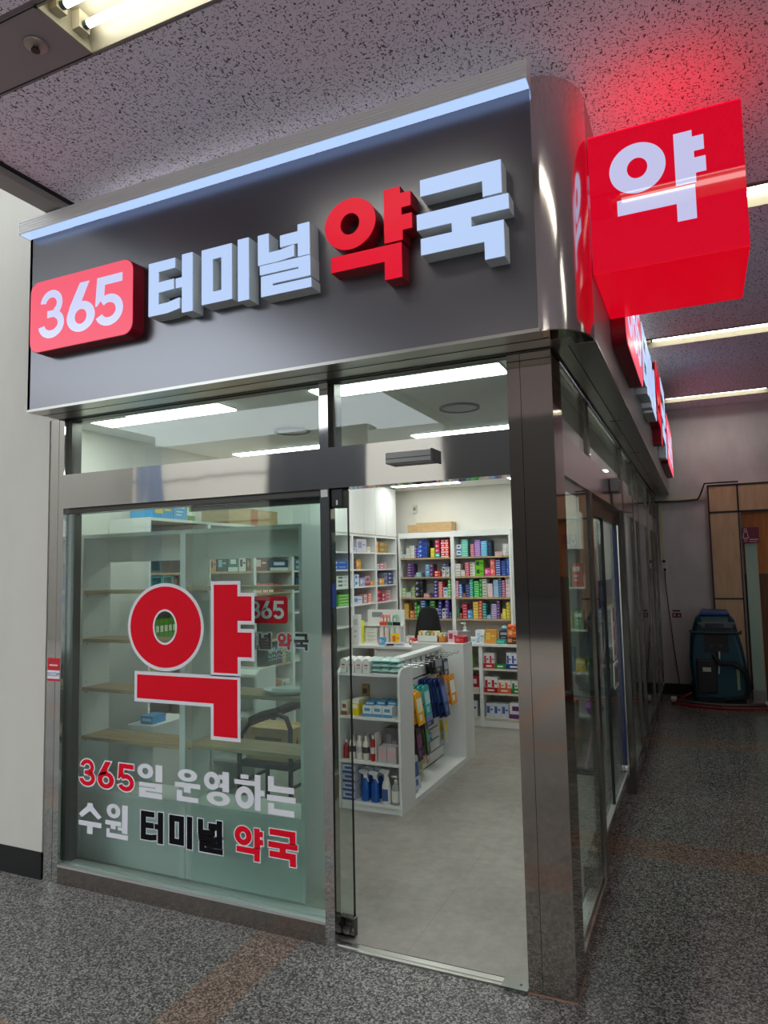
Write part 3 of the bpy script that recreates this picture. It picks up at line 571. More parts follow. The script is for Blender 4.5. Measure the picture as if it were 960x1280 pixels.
# ================================================================== INSIDE THE SHOP
# ---- two empty display shelves standing right behind the front window
def side(mb, x, y0, y1, z0, z1, th=.018): mb.box(x-th/2, x+th/2, y0, y1, z0, z1)
def window_shelf(x0, x1, label, zs, shared):
    t = T('display_shelf', label, 'shelf unit', ((x0+x1)/2, .41, 0), 'empty display shelves behind the front window')
    for xa, xb in ((x0, x0+.02), (x1-.02, x1)):
        B('side_panel', (xa, xb, .30, .52, 0, 1.955), WHITE, t)
    B('top_board', (x0+.02, x1-.02, .30, .52, 1.933, 1.955), WHITE, t); B('header_board', (x0+.02, x1-.02, .50, .52, 1.785, 1.933), CARC, t)
    for z in zs: B('shelf_board', (x0+.021, x1-.021, .302, .515, z-.02, z), SHELFWOOD, t)
    B('base_top', (x0+.02, x1-.02, .30, .52, .40, .42), WHITE, t); B('base_front', (x0+.02, x1-.02, .305, .32, .0, .40), CARC, t)
    B('base_back', (x0+.02, x1-.02, .50, .52, .0, .40), CARC, t)
    pins = MB()
    for z in zs:
        for y in (.335, .485):
            pins.cyl((x0+.02, y, z-.035), (x0+.024, y, z-.035), .004, n=8); pins.cyl((x0+.02, y, z+.03), (x0+.0215, y, z+.03), .003, n=8)
    pins.build('shelf_pin', GREYP, t)
window_shelf(-3.01, -2.206, 'empty white display shelf with oak boards behind left half of front window', [1.608, 1.313, 1.016, .725], 0)
window_shelf(-2.206, -1.405, 'empty white display shelf with oak boards behind right half of front window', [1.625, 1.036, .742], 0)
t = T('serving_tray', 'white oval tray lying on a display shelf board behind the window', 'tray', (-1.6, .41, 1.037))
MB().lathe([(.0, 0), (.10, 0), (.125, .012), (.13, .022), (.122, .022), (.098, .008), (.0, .008)], (-1.585, .41, 1.037), 28, sy=.72).build('dish', mat((226, 230, 236), .3), t, smooth=True)
MB().lathe([(.0, .0), (.10, .0), (.085, .02), (.04, .028), (0, .03)], (-1.575, .41, 1.046), 24, sy=.6).build('paper_pile', mat((238, 238, 240), .7), t, smooth=True)

# ---- cartons: one object per box
_cm = {}
def carton(name, label, cat, x, y, z, w, d, h, c, band=None, face='-y', group=None, rz=0., style=0, rough=.5):
    key = (round(w, 3), round(d, 3), round(h, 3), tuple(c), tuple(band or ()), face, style)
    if key not in _cm:
        m = MB().box(-w/2, w/2, -d/2, d/2, 0, h, 0)
        if band:
            e = .0006
            def q(u0, u1, v0, v1, mi):
                if face == '-y': m.add([(-w/2+w*u0, -d/2-e, h*v0), (-w/2+w*u1, -d/2-e, h*v0), (-w/2+w*u1, -d/2-e, h*v1), (-w/2+w*u0, -d/2-e, h*v1)], [(0, 1, 2, 3)], mi)
                else: m.add([(w/2+e, -d/2+d*u0, h*v0), (w/2+e, -d/2+d*u1, h*v0), (w/2+e, -d/2+d*u1, h*v1), (w/2+e, -d/2+d*u0, h*v1)], [(0, 1, 2, 3)], mi)
            if style == 0: q(.12, .88, .35, .68, 1)
            elif style == 1: q(.0, 1, .0, .28, 1); q(.2, .8, .5, .8, 1)
            elif style == 2: q(.12, .5, .3, .8, 1); q(.58, .9, .5, .62, 1)
            elif style == 3: q(.15, .85, .66, .86, 1); q(.2, .7, .42, .5, 1); q(.2, .6, .25, .32, 1)
        me = m.build('carton', [mat(c, rough), mat(band or c, rough)], origin='keep'); _cm[key] = me.data; bpy.data.objects.remove(me)
    o = bpy.data.objects.new(name, _cm[key]); COL.objects.link(o); o.location = (x, y, z); o.rotation_euler = (0, 0, rz)
    return tag(o, label, cat, group)
def stack(desc, place, c, band, x0, x1, yf, d, z, H, n, style=0, name='medicine_box', axis='x', jit=.003):
    h = H/n; z += .0008; g = f'{desc} boxes, {place}' if n > 1 else None
    for k in range(n):
        lab = f'{desc} box, {ORD[k+1]} up in stack, {place}' if n > 1 else f'single {desc} box, {place}'
        w = x1-x0-.003; dx = random.uniform(-jit, jit)
        if axis == 'x': carton(name, lab, 'box', (x0+x1)/2+dx*.4, yf+d/2+abs(dx), z+k*h, w, d, h*.985, c, band, '-y', g, style=style)
        else: carton(name, lab, 'box', yf-d/2-abs(dx), (x0+x1)/2+dx*.4, z+k*h, d, w, h*.985, c, band, '+x', g, style=style)

# ---- tall back rack, two bays
W_ = (236, 236, 234)
RX0, RXD, RX1, RY0, RY1 = -2.862, -2.165, -1.462, 4.99, 5.215
RZ = [1.834, 1.604, 1.357, 1.108, .86]
for a, b, nm, zz in ((RX0, RXD, 'left', 2.14), (RXD, RX1, 'right', 2.145)):
    t = T('back_rack', f'tall white rack full of colourful boxes on back wall, {nm} bay', 'shelf unit', ((a+b)/2, 5.1, 0), 'tall racks on the back wall')
    for xa in (a, b-.022): B('side_panel', (xa, xa+.022, RY0, RY1, 0, zz), WHITE, t)
    B('header_board', (a+.022, b-.022, RY0, RY0+.02, 2.075, zz), WHITE, t); B('top_board', (a+.022, b-.022, RY0+.02, RY1, 2.10, zz-.01), WHITE, t)
    B('back_panel', (a+.022, b-.022, RY1-.012, RY1, .0, 2.1), mat((206, 205, 202), .6), t)
    for z in RZ: B('shelf_board', (a+.023, b-.023, RY0+.003, RY1-.014, z-.019, z-.001), SHELFWOOD, t)
    B('base_front', (a+.022, b-.022, RY0+.01, RY0+.028, 0, .1), WHITE, t)
def mapx(zx, bay): # columns read off along the rack
    px = (490 if bay == 'left' else 560)+zx/9.14
    return RX0+(px-497)/(637-497)*(RX1-RX0+.004)
U = .00105
nav, blk = (30, 38, 92), (28, 28, 34)
RACK = {('left', 0): [(92, 145, 45, 3, 'teal striped', (220, 234, 230), (20, 110, 110), 0), (147, 195, 120, 3, 'plain ivory', (226, 224, 214), (200, 200, 190), 3), (201, 249, 142, 3, 'pale ivory', (232, 230, 222), (196, 196, 190), 3), (251, 277, 118, 4, 'indigo', (76, 52, 158), (210, 210, 235), 2), (279, 299, 118, 4, 'cobalt blue', (38, 88, 200), (220, 226, 240), 2), (300, 344, 205, 4, 'tall royal blue', (24, 70, 190), (160, 190, 236), 2), (346, 398, 210, 4, 'blue patterned', (44, 84, 178), (30, 40, 100), 3), (400, 428, 205, 1, 'tall black', (26, 28, 40), (60, 66, 90), 3), (440, 488, 110, 2, 'yellow', (216, 208, 40), (240, 236, 150), 3), (493, 545, 50, 1, 'turquoise', (60, 184, 170), (220, 240, 236), 0), (558, 604, 205, 4, 'bright red', (226, 32, 44), (250, 226, 226), 1), (606, 648, 205, 4, 'scarlet red', (234, 44, 40), (250, 226, 226), 1)],
 ('left', 1): [(155, 238, 155, 5, 'purple', (84, 42, 112), (190, 160, 206), 2), (241, 256, 25, 1, 'light blue', (150, 190, 214), None, 0), (258, 318, 50, 2, 'pale teal', (150, 200, 206), (226, 240, 240), 2), (368, 420, 145, 2, 'sky blue', (96, 168, 224), (226, 236, 246), 3), (425, 468, 145, 3, 'plum', (96, 34, 84), (200, 160, 190), 2), (472, 545, 65, 2, 'tomato red', (226, 52, 44), (250, 210, 200), 2), (568, 603, 110, 1, 'white and black', (232, 232, 230), (30, 30, 36), 3), (606, 646, 110, 2, 'white lettered', (228, 228, 226), (60, 60, 70), 3)],
 ('left', 2): [(92, 130, 110, 3, 'pale green', (186, 214, 150), (240, 244, 230), 0), (134, 192, 60, 3, 'white flat', (226, 228, 224), (150, 190, 150), 0), (196, 246, 130, 4, 'leaf green', (100, 150, 64), (226, 236, 210), 1), (252, 300, 195, 3, 'midnight blue', (32, 38, 62), (190, 190, 200), 2), (302, 332, 195, 2, 'black', blk, (120, 120, 130), 3), (345, 405, 45, 2, 'pink and white', (232, 196, 200), (206, 60, 70), 0), (440, 470, 45, 1, 'violet', (82, 64, 160), None, 0), (472, 518, 195, 6, 'deep indigo', (54, 44, 130), (206, 204, 230), 2), (522, 570, 180, 5, 'vermilion', (232, 74, 56), (250, 214, 204), 1), (573, 625, 112, 1, 'white and cyan', (222, 236, 240), (50, 150, 206), 3), (628, 660, 200, 3, 'fresh green', (92, 184, 92), (220, 240, 220), 1)],
 ('left', 3): [(105, 160, 165, 4, 'amber', (228, 164, 44), (246, 222, 150), 1), (175, 230, 85, 2, 'orange', (232, 132, 56), (250, 220, 190), 2), (238, 264, 185, 4, 'grass green', (56, 168, 54), (206, 240, 200), 2), (267, 298, 145, 3, 'lime green', (96, 194, 60), (226, 244, 214), 2), (302, 360, 205, 9, 'blue and white striped', (60, 118, 190), (236, 240, 246), 0), (412, 470, 200, 7, 'bottle green', (64, 130, 52), (190, 216, 170), 0), (478, 510, 110, 3, 'white and indigo', (226, 226, 236), (70, 62, 150), 1), (513, 546, 190, 6, 'ultramarine', (56, 56, 160), (200, 204, 236), 0), (550, 592, 110, 1, 'white and navy', (230, 230, 232), nav, 3), (595, 632, 205, 5, 'violet blue', (92, 70, 168), (196, 184, 226), 2), (636, 662, 70, 2, 'slate', (70, 78, 100), (160, 166, 184), 0)],
 ('right', 0): [(60, 93, 110, 2, 'white and steel blue', (218, 224, 230), (70, 116, 160), 1), (96, 152, 140, 2, 'white and blue', (228, 232, 236), (60, 110, 176), 1), (154, 228, 195, 11, 'teal', (72, 196, 176), (206, 238, 230), 0), (250, 297, 140, 8, 'rose', (196, 84, 116), (240, 206, 216), 0), (300, 366, 185, 10, 'lavender', (160, 108, 196), (218, 196, 234), 0), (369, 440, 168, 11, 'cyan', (54, 176, 224), (206, 234, 246), 0), (443, 484, 178, 1, 'tall dark navy', (30, 52, 76), (50, 80, 110), 3), (528, 604, 45, 3, 'red lidded white', (226, 214, 212), (176, 40, 54), 0), (608, 640, 130, 3, 'white', W_, (196, 200, 206), 3), (642, 670, 130, 3, 'off white', (226, 226, 222), (196, 200, 206), 3)],
 ('right', 1): [(70, 138, 140, 4, 'white dotted', (230, 228, 222), (190, 186, 180), 0), (140, 187, 70, 2, 'plain white', (228, 226, 220), (196, 190, 184), 0), (190, 238, 155, 9, 'crimson striped', (204, 62, 88), (244, 220, 222), 0), (242, 298, 155, 5, 'white speckled', (230, 230, 222), (150, 160, 140), 2), (302, 395, 180, 2, 'big lime green', (112, 196, 44), (40, 90, 20), 2), (405, 468, 85, 1, 'magenta', (230, 60, 140), (250, 200, 224), 2), (470, 520, 180, 2, 'coral', (240, 104, 96), (250, 200, 196), 2), (522, 580, 176, 9, 'navy striped', (40, 58, 150), (226, 230, 244), 0), (585, 638, 165, 7, 'dark blue', (34, 56, 150), (120, 140, 210), 0), (641, 682, 190, 2, 'azure', (48, 104, 196), (90, 140, 216), 2)],
 ('right', 2): [(65, 108, 185, 5, 'baby pink', (238, 156, 186), (250, 226, 234), 2), (112, 148, 150, 3, 'blue and pale blue', (60, 120, 206), (196, 224, 246), 1), (151, 186, 45, 2, 'rust', (190, 104, 84), None, 0), (188, 232, 140, 5, 'dusky indigo', (58, 58, 124), (150, 150, 196), 0), (235, 274, 200, 4, 'sea green', (28, 148, 136), (150, 214, 206), 1), (277, 338, 180, 9, 'bright green', (52, 196, 76), (206, 244, 206), 0), (341, 370, 210, 4, 'emerald', (36, 164, 60), (150, 220, 150), 2), (376, 428, 200, 7, 'grey white', (214, 214, 204), (130, 160, 120), 0), (431, 488, 150, 9, 'blush pink', (232, 196, 200), (246, 230, 230), 0), (491, 550, 190, 12, 'pale blue', (136, 190, 230), (226, 240, 248), 0), (552, 582, 205, 10, 'steel blue', (58, 92, 156), (150, 176, 214), 0), (586, 622, 185, 9, 'mauve', (168, 90, 122), (232, 204, 214), 0), (625, 690, 215, 6, 'white and pink', (236, 224, 230), (232, 170, 196), 2)],
 ('right', 3): [(85, 118, 110, 4, 'dark green', (34, 104, 58), (120, 180, 130), 0), (121, 143, 60, 2, 'red', (206, 40, 50), (240, 180, 180), 2), (146, 202, 160, 5, 'crimson', (196, 40, 66), (240, 170, 184), 0), (206, 260, 95, 2, 'sky blue', (74, 150, 216), (190, 220, 244), 2), (263, 323, 185, 7, 'golden yellow', (236, 190, 46), (250, 232, 170), 0), (326, 364, 200, 7, 'orange red', (226, 88, 44), (250, 200, 180), 0), (367, 413, 175, 8, 'petrol green', (28, 130, 128), (170, 220, 214), 0), (416, 458, 40, 1, 'light blue', (150, 200, 224), None, 0), (461, 524, 165, 9, 'lilac', (172, 146, 204), (228, 216, 240), 0), (527, 556, 200, 8, 'aubergine', (96, 66, 120), (180, 160, 200), 0), (559, 582, 60, 1, 'beige', (196, 170, 150), None, 0), (585, 624, 110, 4, 'yellow', (240, 220, 40), (250, 240, 160), 0), (627, 668, 180, 5, 'mustard', (206, 186, 34), (236, 226, 130), 2)]}
TIER = ['top', 'second', 'third', 'fourth']
for (bay, r), lst in RACK.items():
    for x0, x1, hp, n, desc, c, bd, stl in lst:
        a, b = mapx(x0, bay), mapx(x1, bay)
        lo, hi = (RX0+.024, RXD-.024) if bay == 'left' else (RXD+.024, RX1-.024)
        a, b = max(a, lo), min(b, hi); n = max(1, round(n*.8)) if n > 5 else n
        stack(desc, f'back rack {bay} bay {TIER[r]} shelf', c, bd, a, b, RY0+.02+random.uniform(0, .02), .12, RZ[r], hp*U, n, stl)
P_ = 'upper part of top shelf, back rack left bay'
stack('crimson', 'on the turquoise one, back rack left bay', (206, 30, 84), (240, 190, 206), mapx(493, 'left'), mapx(545, 'left'), RY0+.03, .11, RZ[0]+50*U, 155*U, 3, 2)
carton('medicine_box', 'navy box lying on the white boxes, second shelf, back rack left bay', 'box', mapx(606, 'left'), RY0+.09, RZ[1]+110*U, .075, .11, .045, (34, 48, 110), (150, 160, 206), style=2)
for k, (x0, x1, h, lb) in enumerate([(508, 519, .095, 'short brown cardboard box on top of back rack, left end'), (519.5, 565, .115, 'long brown cardboard box lying on top of the back rack')]):
    a, b = mapx((x0-490)*9.14, 'left'), mapx((x1-490)*9.14, 'left')
    t = T('cardboard_box', lb, 'box', ((a+b)/2, 5.1, 2.14)); B('body', (a, b, RY0+.05, RY1-.01, 2.1465, 2.1465+h), KRAFT, t); B('tape', (a-.001, b+.001, RY0+.11, RY0+.15, 2.14, 2.141+h), mat((190, 160, 110), .3), t)
t = T('wall_junction_box', 'small cable box with conduit on back wall above the rack', 'junction box', (-2.78, 5.21, 2.2))
MB().box(-2.74, -2.69, 5.19, 5.22, 2.40, 2.50).build('cover', mat((206, 200, 182), .5), t); B('conduit', (-2.722, -2.706, 5.205, 5.22, 2.145, 2.40), mat((226, 222, 210), .5), t); B('switch', (-2.73, -2.70, 5.187, 5.19, 2.43, 2.47), mat((120, 116, 104), .5), t)

# ---- left wall: open shelf bays with cupboards over them
YB = [.74, 1.375, 1.972, 2.57, 3.17, 3.77, 4.36, 4.96]
LX = -2.87; LZ = [1.9, 1.712, 1.525, 1.333, 1.12]
bayname = ['nearest the front window', 'second from front window', 'third from front window', 'fourth from front window', 'third from back corner', 'second from back corner', 'beside the back corner']
for i in range(7):
    y0, y1 = YB[i], YB[i+1]
    t = T('wall_shelf', 'open white shelf bay on left shop wall, '+bayname[i], 'shelf unit', (-3.05, (y0+y1)/2, 0), 'shelf bays on the left shop wall')
    for ya in (y0, y1-.018): B('side_panel', (-3.235, LX, ya, ya+.018, 0, 2.09), WHITE, t)
    B('back_panel', (-3.238, -3.228, y0+.018, y1-.018, 0, 2.09), WHITE2, t); B('top_board', (-3.228, LX, y0+.018, y1-.018, 2.07, 2.09), WHITE, t)
    m_ = WHITE if i > 2 else SHELFWOOD
    for z in (LZ if i else LZ[:3]+[1.26, 1.06])+[.9, .64]: B('shelf_board', (-3.227, LX-.004, y0+.019, y1-.019, z-.017, z-.001), m_, t)
    B('base_front', (-2.885, LX, y0+.018, y1-.018, 0, .1), WHITE, t)
    if i > 2:
        u = T('upper_cabinet', 'white cupboard above the left wall shelf bay '+bayname[i], 'cabinet', (-3.05, (y0+y1)/2, 2.1), 'cupboards along the left shop wall')
        B('body', (-3.235, LX-.02, y0+.002, y1-.002, 2.092, 2.685), WHITE, u)
        for ya, yb in ((y0+.002, (y0+y1)/2-.002), ((y0+y1)/2+.002, y1-.002)): B('door', (LX-.019, LX, ya, yb, 2.1, 2.68), WHITE, u)
bayshort = ['nearest window', 'second from window', 'third from window', 'fourth from window', 'third from corner', 'second from corner', 'beside corner']
def lw(i, r, u0, u1, h, n, desc, c, bd, stl=0, d=.13, name='supplement_box'):
    y0, y1 = YB[i]+.02, YB[i+1]-.02; z = LZ[r]
    stack(desc, f'{TIER[r]} shelf of wall bay {bayshort[i]}', c, bd, y0+(y1-y0)*u0, y0+(y1-y0)*u1, LX-.02, d, z, h, n, stl, name, 'y')
LW = [(6, 0, .0, .18, .13, 2, 'orange', (240, 150, 40), (250, 210, 150), 2), (6, 0, .2, .66, .125, 2, 'brown', (150, 124, 72), (190, 166, 110), 2), (6, 1, .0, .2, .06, 2, 'lilac', (170, 160, 190), (220, 216, 232), 0), (6, 1, .22, .42, .065, 2, 'pink', (206, 130, 140), (240, 210, 214), 0), (6, 1, .44, .56, .07, 1, 'rosy', (216, 170, 172), None, 0),
      (6, 2, .0, .14, .09, 1, 'bright blue', (44, 130, 206), (200, 226, 246), 2), (6, 2, .16, .42, .075, 1, 'amber', (226, 156, 56), (250, 220, 160), 2), (6, 2, .44, .6, .14, 2, 'grey blue', (140, 150, 180), (60, 70, 120), 2), (6, 2, .62, .9, .145, 3, 'navy', (36, 46, 104), (190, 196, 220), 2), (6, 3, .0, .28, .14, 2, 'crimson', (176, 28, 66), (226, 150, 170), 2), (6, 3, .3, .5, .09, 2, 'raspberry', (200, 70, 96), (250, 220, 226), 2), (6, 3, .52, .72, .12, 3, 'pink patterned', (232, 176, 184), (200, 60, 80), 2),
      (5, 0, .02, .2, .05, 1, 'pale blue', (186, 200, 226), (110, 130, 190), 2), (5, 0, .22, .66, .145, 1, 'large pearl grey', (206, 204, 214), (150, 150, 176), 2), (5, 0, .7, .84, .06, 1, 'cream', (232, 224, 206), (196, 180, 150), 2), (5, 1, .0, .16, .10, 2, 'dark plum', (62, 40, 70), (150, 120, 160), 2), (5, 1, .18, .4, .11, 1, 'golden brown', (196, 140, 60), (230, 200, 130), 2),
      (5, 2, .0, .1, .1, 4, 'cyan', (40, 160, 200), (206, 236, 244), 0), (5, 2, .12, .3, .13, 2, 'white and blue', (220, 228, 240), (60, 110, 190), 2), (5, 2, .33, .56, .09, 1, 'lavender', (170, 168, 200), (230, 230, 240), 2), (5, 2, .58, .8, .11, 1, 'mauve grey', (176, 160, 180), (180, 60, 80), 1), (5, 2, .82, .98, .05, 1, 'honey', (226, 160, 60), (250, 220, 160), 2),
      (5, 3, .02, .42, .085, 1, 'frosty white', (214, 220, 232), (110, 140, 200), 2), (5, 3, .5, .66, .10, 2, 'dusty pink', (206, 170, 170), (240, 220, 220), 2), (5, 3, .7, .86, .11, 2, 'salmon', (236, 130, 116), (250, 214, 206), 1),
      (4, 1, .05, .9, .09, 2, 'blue', (40, 96, 190), (200, 216, 240), 2), (4, 2, .0, .4, .12, 3, 'ivory', (222, 216, 190), (170, 160, 120), 2), (4, 2, .45, .9, .12, 3, 'white lettered', (226, 228, 226), (70, 110, 110), 2), (4, 3, .0, .45, .12, 4, 'dark green', (50, 120, 44), (150, 200, 130), 0), (4, 3, .48, .98, .12, 4, 'light green', (104, 190, 56), (206, 236, 180), 0)]
for a in LW: lw(*a)
# the two bays seen through the front window: larger gift boxes
for a in [(1, 1, .02, .16, .10, 1, 'orange', (224, 140, 66), (60, 60, 70), 2), (1, 1, .18, .40, .115, 1, 'dark teal', (44, 66, 78), (140, 180, 190), 2), (1, 1, .43, .66, .12, 1, 'teal and white', (58, 120, 110), (220, 230, 226), 1), (1, 1, .69, .86, .12, 1, 'white with large figures', (226, 226, 222), (60, 60, 64), 2), (1, 1, .88, .98, .11, 1, 'brown', (120, 76, 60), (180, 150, 130), 2),
          (2, 1, .0, .34, .12, 1, 'dark red', (110, 44, 44), (220, 196, 180), 2), (2, 1, .42, .95, .095, 1, 'midnight blue', (44, 56, 92), (210, 216, 226), 1), (2, 2, .04, .2, .08, 1, 'coral red', (226, 96, 76), (250, 214, 200), 1), (2, 2, .22, .36, .08, 1, 'orange red', (226, 88, 60), (250, 214, 200), 1), (2, 2, .38, .52, .08, 1, 'tomato red', (220, 80, 60), (250, 214, 200), 1), (2, 2, .54, .76, .075, 1, 'terracotta', (176, 84, 64), (230, 190, 170), 2),
          (3, 0, .05, .5, .06, 1, 'orange and white', (226, 140, 90), (240, 226, 216), 2), (3, 1, .05, .6, .10, 2, 'slate blue', (74, 88, 110), (160, 176, 196), 2), (3, 2, .1, .8, .12, 2, 'navy', (50, 66, 100), (170, 186, 206), 2)]: lw(*a, d=.16, name='gift_box')
carton('medicine_box', 'small navy box standing on the midnight blue gift box, left wall bay', 'box', -2.97, YB[2]+.3, LZ[1]+.095, .1, .1, .05, (40, 50, 86), (150, 160, 190), '+x')
# row of slim packs on the bay seen right of the big letter
for k in range(14):
    c = [(40, 84, 84), (54, 96, 80), (70, 86, 110), (60, 70, 92), (196, 170, 120), (96, 130, 110), (110, 160, 140), (126, 176, 150)][min(7, k//2)]
    carton('slim_pack', f'slim upright pack, {ORD[k+1] if k < 13 else "last"} from the left in row beside window decal', 'box', -2.96, 2.2+k*.028, .9, .14, .024, .17-.02*(k % 3 == 1), c, (210, 220, 214), '+x', 'slim packs in a row on the left wall', style=3)
for k, (c, w) in enumerate([((226, 226, 222), .1), ((204, 112, 60), .05), ((206, 120, 66), .05), ((224, 222, 214), .12)]):
    carton('carton', ['white carton on lower left wall shelf seen through the front window', 'first orange carton on lower left wall shelf', 'second orange carton on lower left wall shelf', 'cream carton right of orange ones on lower left wall shelf'][k], 'box', -2.96, 2.18+[.0, .11, .17, .28][k], .641, .14, w, .11, c, (150, 150, 140), '+x', style=2)
carton('carton', 'wide orange carton at the back of lower left wall shelf', 'box', -3.12, 2.3, .641, .12, .38, .19, (196, 110, 60), (226, 170, 120), '+x', style=0)
# goods on top of the front bays
carton('tissue_carton', 'large blue carton with yellow picture on top of left wall bay', 'box', -3.0, .905, 2.092, .2, .21, .11, (74, 160, 214), (236, 206, 90), '+x', style=2)
carton('tissue_carton', 'light blue carton on top of left wall bay, middle one', 'box', -3.0, 1.085, 2.092, .2, .14, .125, (90, 170, 220), (200, 226, 240), '+x', style=3)
carton('tissue_carton', 'green and white carton on top of left wall bay', 'box', -3.0, 1.205, 2.092, .2, .09, .13, (236, 238, 230), (110, 150, 40), '+x', style=1)
t = T('cardboard_box', 'long plain cardboard box on top of wall bays, seen over the display shelf', 'box', (-3.0, 1.98, 2.1)); B('body', (-3.15, -2.88, 1.63, 2.33, 2.092, 2.23), KRAFT, t); B('printed_end', (-2.8805, -2.879, 1.93, 2.03, 2.095, 2.228), mat((176, 96, 60), .7), t)
# teal display cases in the bay nearest the window
def teal_case(y, z, h, c, lb):
    t = T('display_case', lb, 'case', (-2.93, y, z)); w = .11
    B('body', (-3.02, -2.90, y-w/2, y+w/2, z, z+h), mat(c, .35), t); MB().hoop([(y-w/2, z), (y+w/2, z), (y+w/2, z+h), (y-w/2, z+h)], [(y-w/2+.014, z+.014), (y+w/2-.014, z+.014), (y+w/2-.014, z+h-.014), (y-w/2+.014, z+h-.014)], 'x', -2.90, -2.885).build('frame', mat(tuple(min(255, v+50) for v in c), .3), t)
teal_case(.82, LZ[1], .15, (40, 62, 66), 'dark grey framed case in wall bay nearest window, upper shelf')
teal_case(.83, LZ[2], .165, (30, 108, 106), 'teal framed case standing left of its twin in window bay'); teal_case(.945, LZ[2], .165, (34, 118, 114), 'teal framed case standing right of its twin in window bay')
carton('medicine_box', 'brown box behind the teal cases in bay nearest the window', 'box', -3.0, 1.06, LZ[2], .12, .1, .16, (130, 74, 50), (170, 110, 80), '+x', style=3)
for k in range(6): carton('green_pack', f'upright green pack seen through ring of big letter, {ORD[k+1]} from left', 'box', -2.95, .80+k*.042, 1.26, .13, .038, .13, (96, 150, 40), (226, 232, 210), '+x', 'green packs behind the big letter', style=0)
t = T('low_cabinet', 'low white cabinet behind the left display shelf', 'cabinet', (-2.8, .68, 0))
MB().box(-2.86, -2.66, .56, .92, 0, .73).build('body', WHITE, t); B('top', (-2.865, -2.655, .555, .925, .73, .75), WHITE, t)
carton('tissue_box', 'light blue tissue box on the low white cabinet', 'box', -2.75, .66, .75, .1, .12, .05, (90, 160, 216), (190, 220, 240), style=0)

# ---- gondolas with rounded end shelves
def endshelf(t, x0, x1, y0, y1, zs, top=1.0, r=.07):
    out = [(y1, 0), (y1, top)]+[(y0+r-r*math.sin(math.radians(a)), top-r+r*math.cos(math.radians(a))) for a in range(0, 91, 10)]+[(y0, 0)]
    for xa in (x0, x1-.018): MB().prism(out, 'x', xa, xa+.018).build('side_panel', WHITE, t)
    B('back_panel', (x0+.018, x1-.018, y1-.014, y1, .05, top-.02), CARC, t)
    for z in zs: B('shelf_board', (x0+.0185, x1-.0185, y0+.004, y1-.015, z-.021, z-.001), WHITE, t)
    B('base_front', (x0+.0185, x1-.0185, y0+.012, y0+.03, 0, zs[-1]-.02), WHITE, t)
GX0, GX1, GY0, GY1 = -1.93, -1.436, 1.641, 1.89
EZ = [.965, .66, .35, .068]
t = T('gondola_shelf', 'white island shelf with rounded end and slat wall in the aisle', 'shelf unit', (-1.68, 2.4, 0))
endshelf(t, GX0, GX1, GY0, GY1, EZ)
for xa, xb in ((-1.665, -1.646), (-1.72, -1.701)):
    m = MB(); z = .06
    for k in range(10): m.box(xa, xb, 1.89, 3.08, .06+k*.095, .06+k*.095+.081)
    m.build('slat_wall', WHITE2, t)
B('slat_core', (-1.702, -1.664, 1.89, 3.08, .05, 1.0), BLACK, t); B('top_ledge', (-1.725, -1.64, 1.89, 3.08, .985, 1.012), WHITE, t)
for xa, xb in ((-1.646, GX1), (GX0, -1.72)): B('base_shelf', (xa, xb, 1.89, 3.08, 0, .05), WHITE, t)
MB().box(GX0, GX1, 3.08, 3.34, 0, 1.02).build('end_panel', WHITE, t); B('panel_cap', (GX0-.004, GX1+.004, 3.076, 3.344, 1.02, 1.03), WHITE, t)
t = T('end_shelf', 'white rounded end shelf unit seen between window letter and door', 'shelf unit', (-2.64, 1.48, 0))
endshelf(t, -2.83, -2.43, 1.35, 1.6, [.965, .66, .35, .068])

# goods on the end shelf of the aisle gondola
gs = 'of the aisle end shelf'
for r_ in range(2):
    for k in range(4):
        x = -1.883+k*.0615
        t = T('white_carton', f'white carton with red print, {ORD[k+1]} from left, {["front", "back"][r_]} row on aisle end shelf', 'box', (x, 1.69+r_*.09, EZ[0]), 'white cartons on top of the aisle end shelf')
        MB().prism([(-.026, 0), (.026, 0), (.026, .085), (.014, .098), (-.014, .098), (-.026, .085)], 'y', -.04, .04).build('body', mat((230, 230, 226), .5), None, origin='keep'); o = COL.objects[-1]; o.parent = t
        o = MB().box(-.014, .014, -.0408, -.04, .05, .06, 0).box(-.012, .012, -.0408, -.04, .025, .045, 1).build('print', [mat((206, 60, 50), .5), mat((206, 196, 190), .5)], None, origin='keep'); o.parent = t
def pillow(w, d, h):
    m = MB(); nx, ny = 8, 5; v = []
    for sgn in (1, -1):
        for j in range(ny+1):
            for i in range(nx+1):
                u, q = i/nx*2-1, j/ny*2-1; e = max(0, (1-u**6)*(1-q**4))**.5
                v.append((u*w/2, q*d/2, h/2+sgn*h/2*e))
    N = (nx+1)*(ny+1); fs = []
    for s_ in (0, 1):
        for j in range(ny):
            for i in range(nx):
                a = s_*N+j*(nx+1)+i; f = (a, a+1, a+nx+2, a+nx+1); fs.append(f if s_ == 0 else f[::-1])
    m.add(v, fs); return m
proto = pillow(.07, .13, .034).build('wipes_pack', mat((176, 214, 206), .3), None, smooth=True, origin='keep'); lid = MB().box(-.022, .022, -.03, .03, .0335, .0365).build('lid', mat((206, 228, 222), .3), None, origin='keep'); lid.parent = proto
first = True
for k in range(3):
    for j in range(3):
        lb = f'mint green wipes pack, {["bottom", "middle", "top"][j]} of the {["left", "middle", "right"][k]} pile on aisle end shelf'; loc = (-1.634+k*.0715, 1.73+random.uniform(-.008, .008), EZ[0]+.0006+j*.0342)
        if first: proto.location = loc; tag(proto, lb, 'wipes pack', 'mint packs piled on the aisle end shelf'); first = False
        else: dup(proto, loc, lb, random.uniform(-.04, .04))
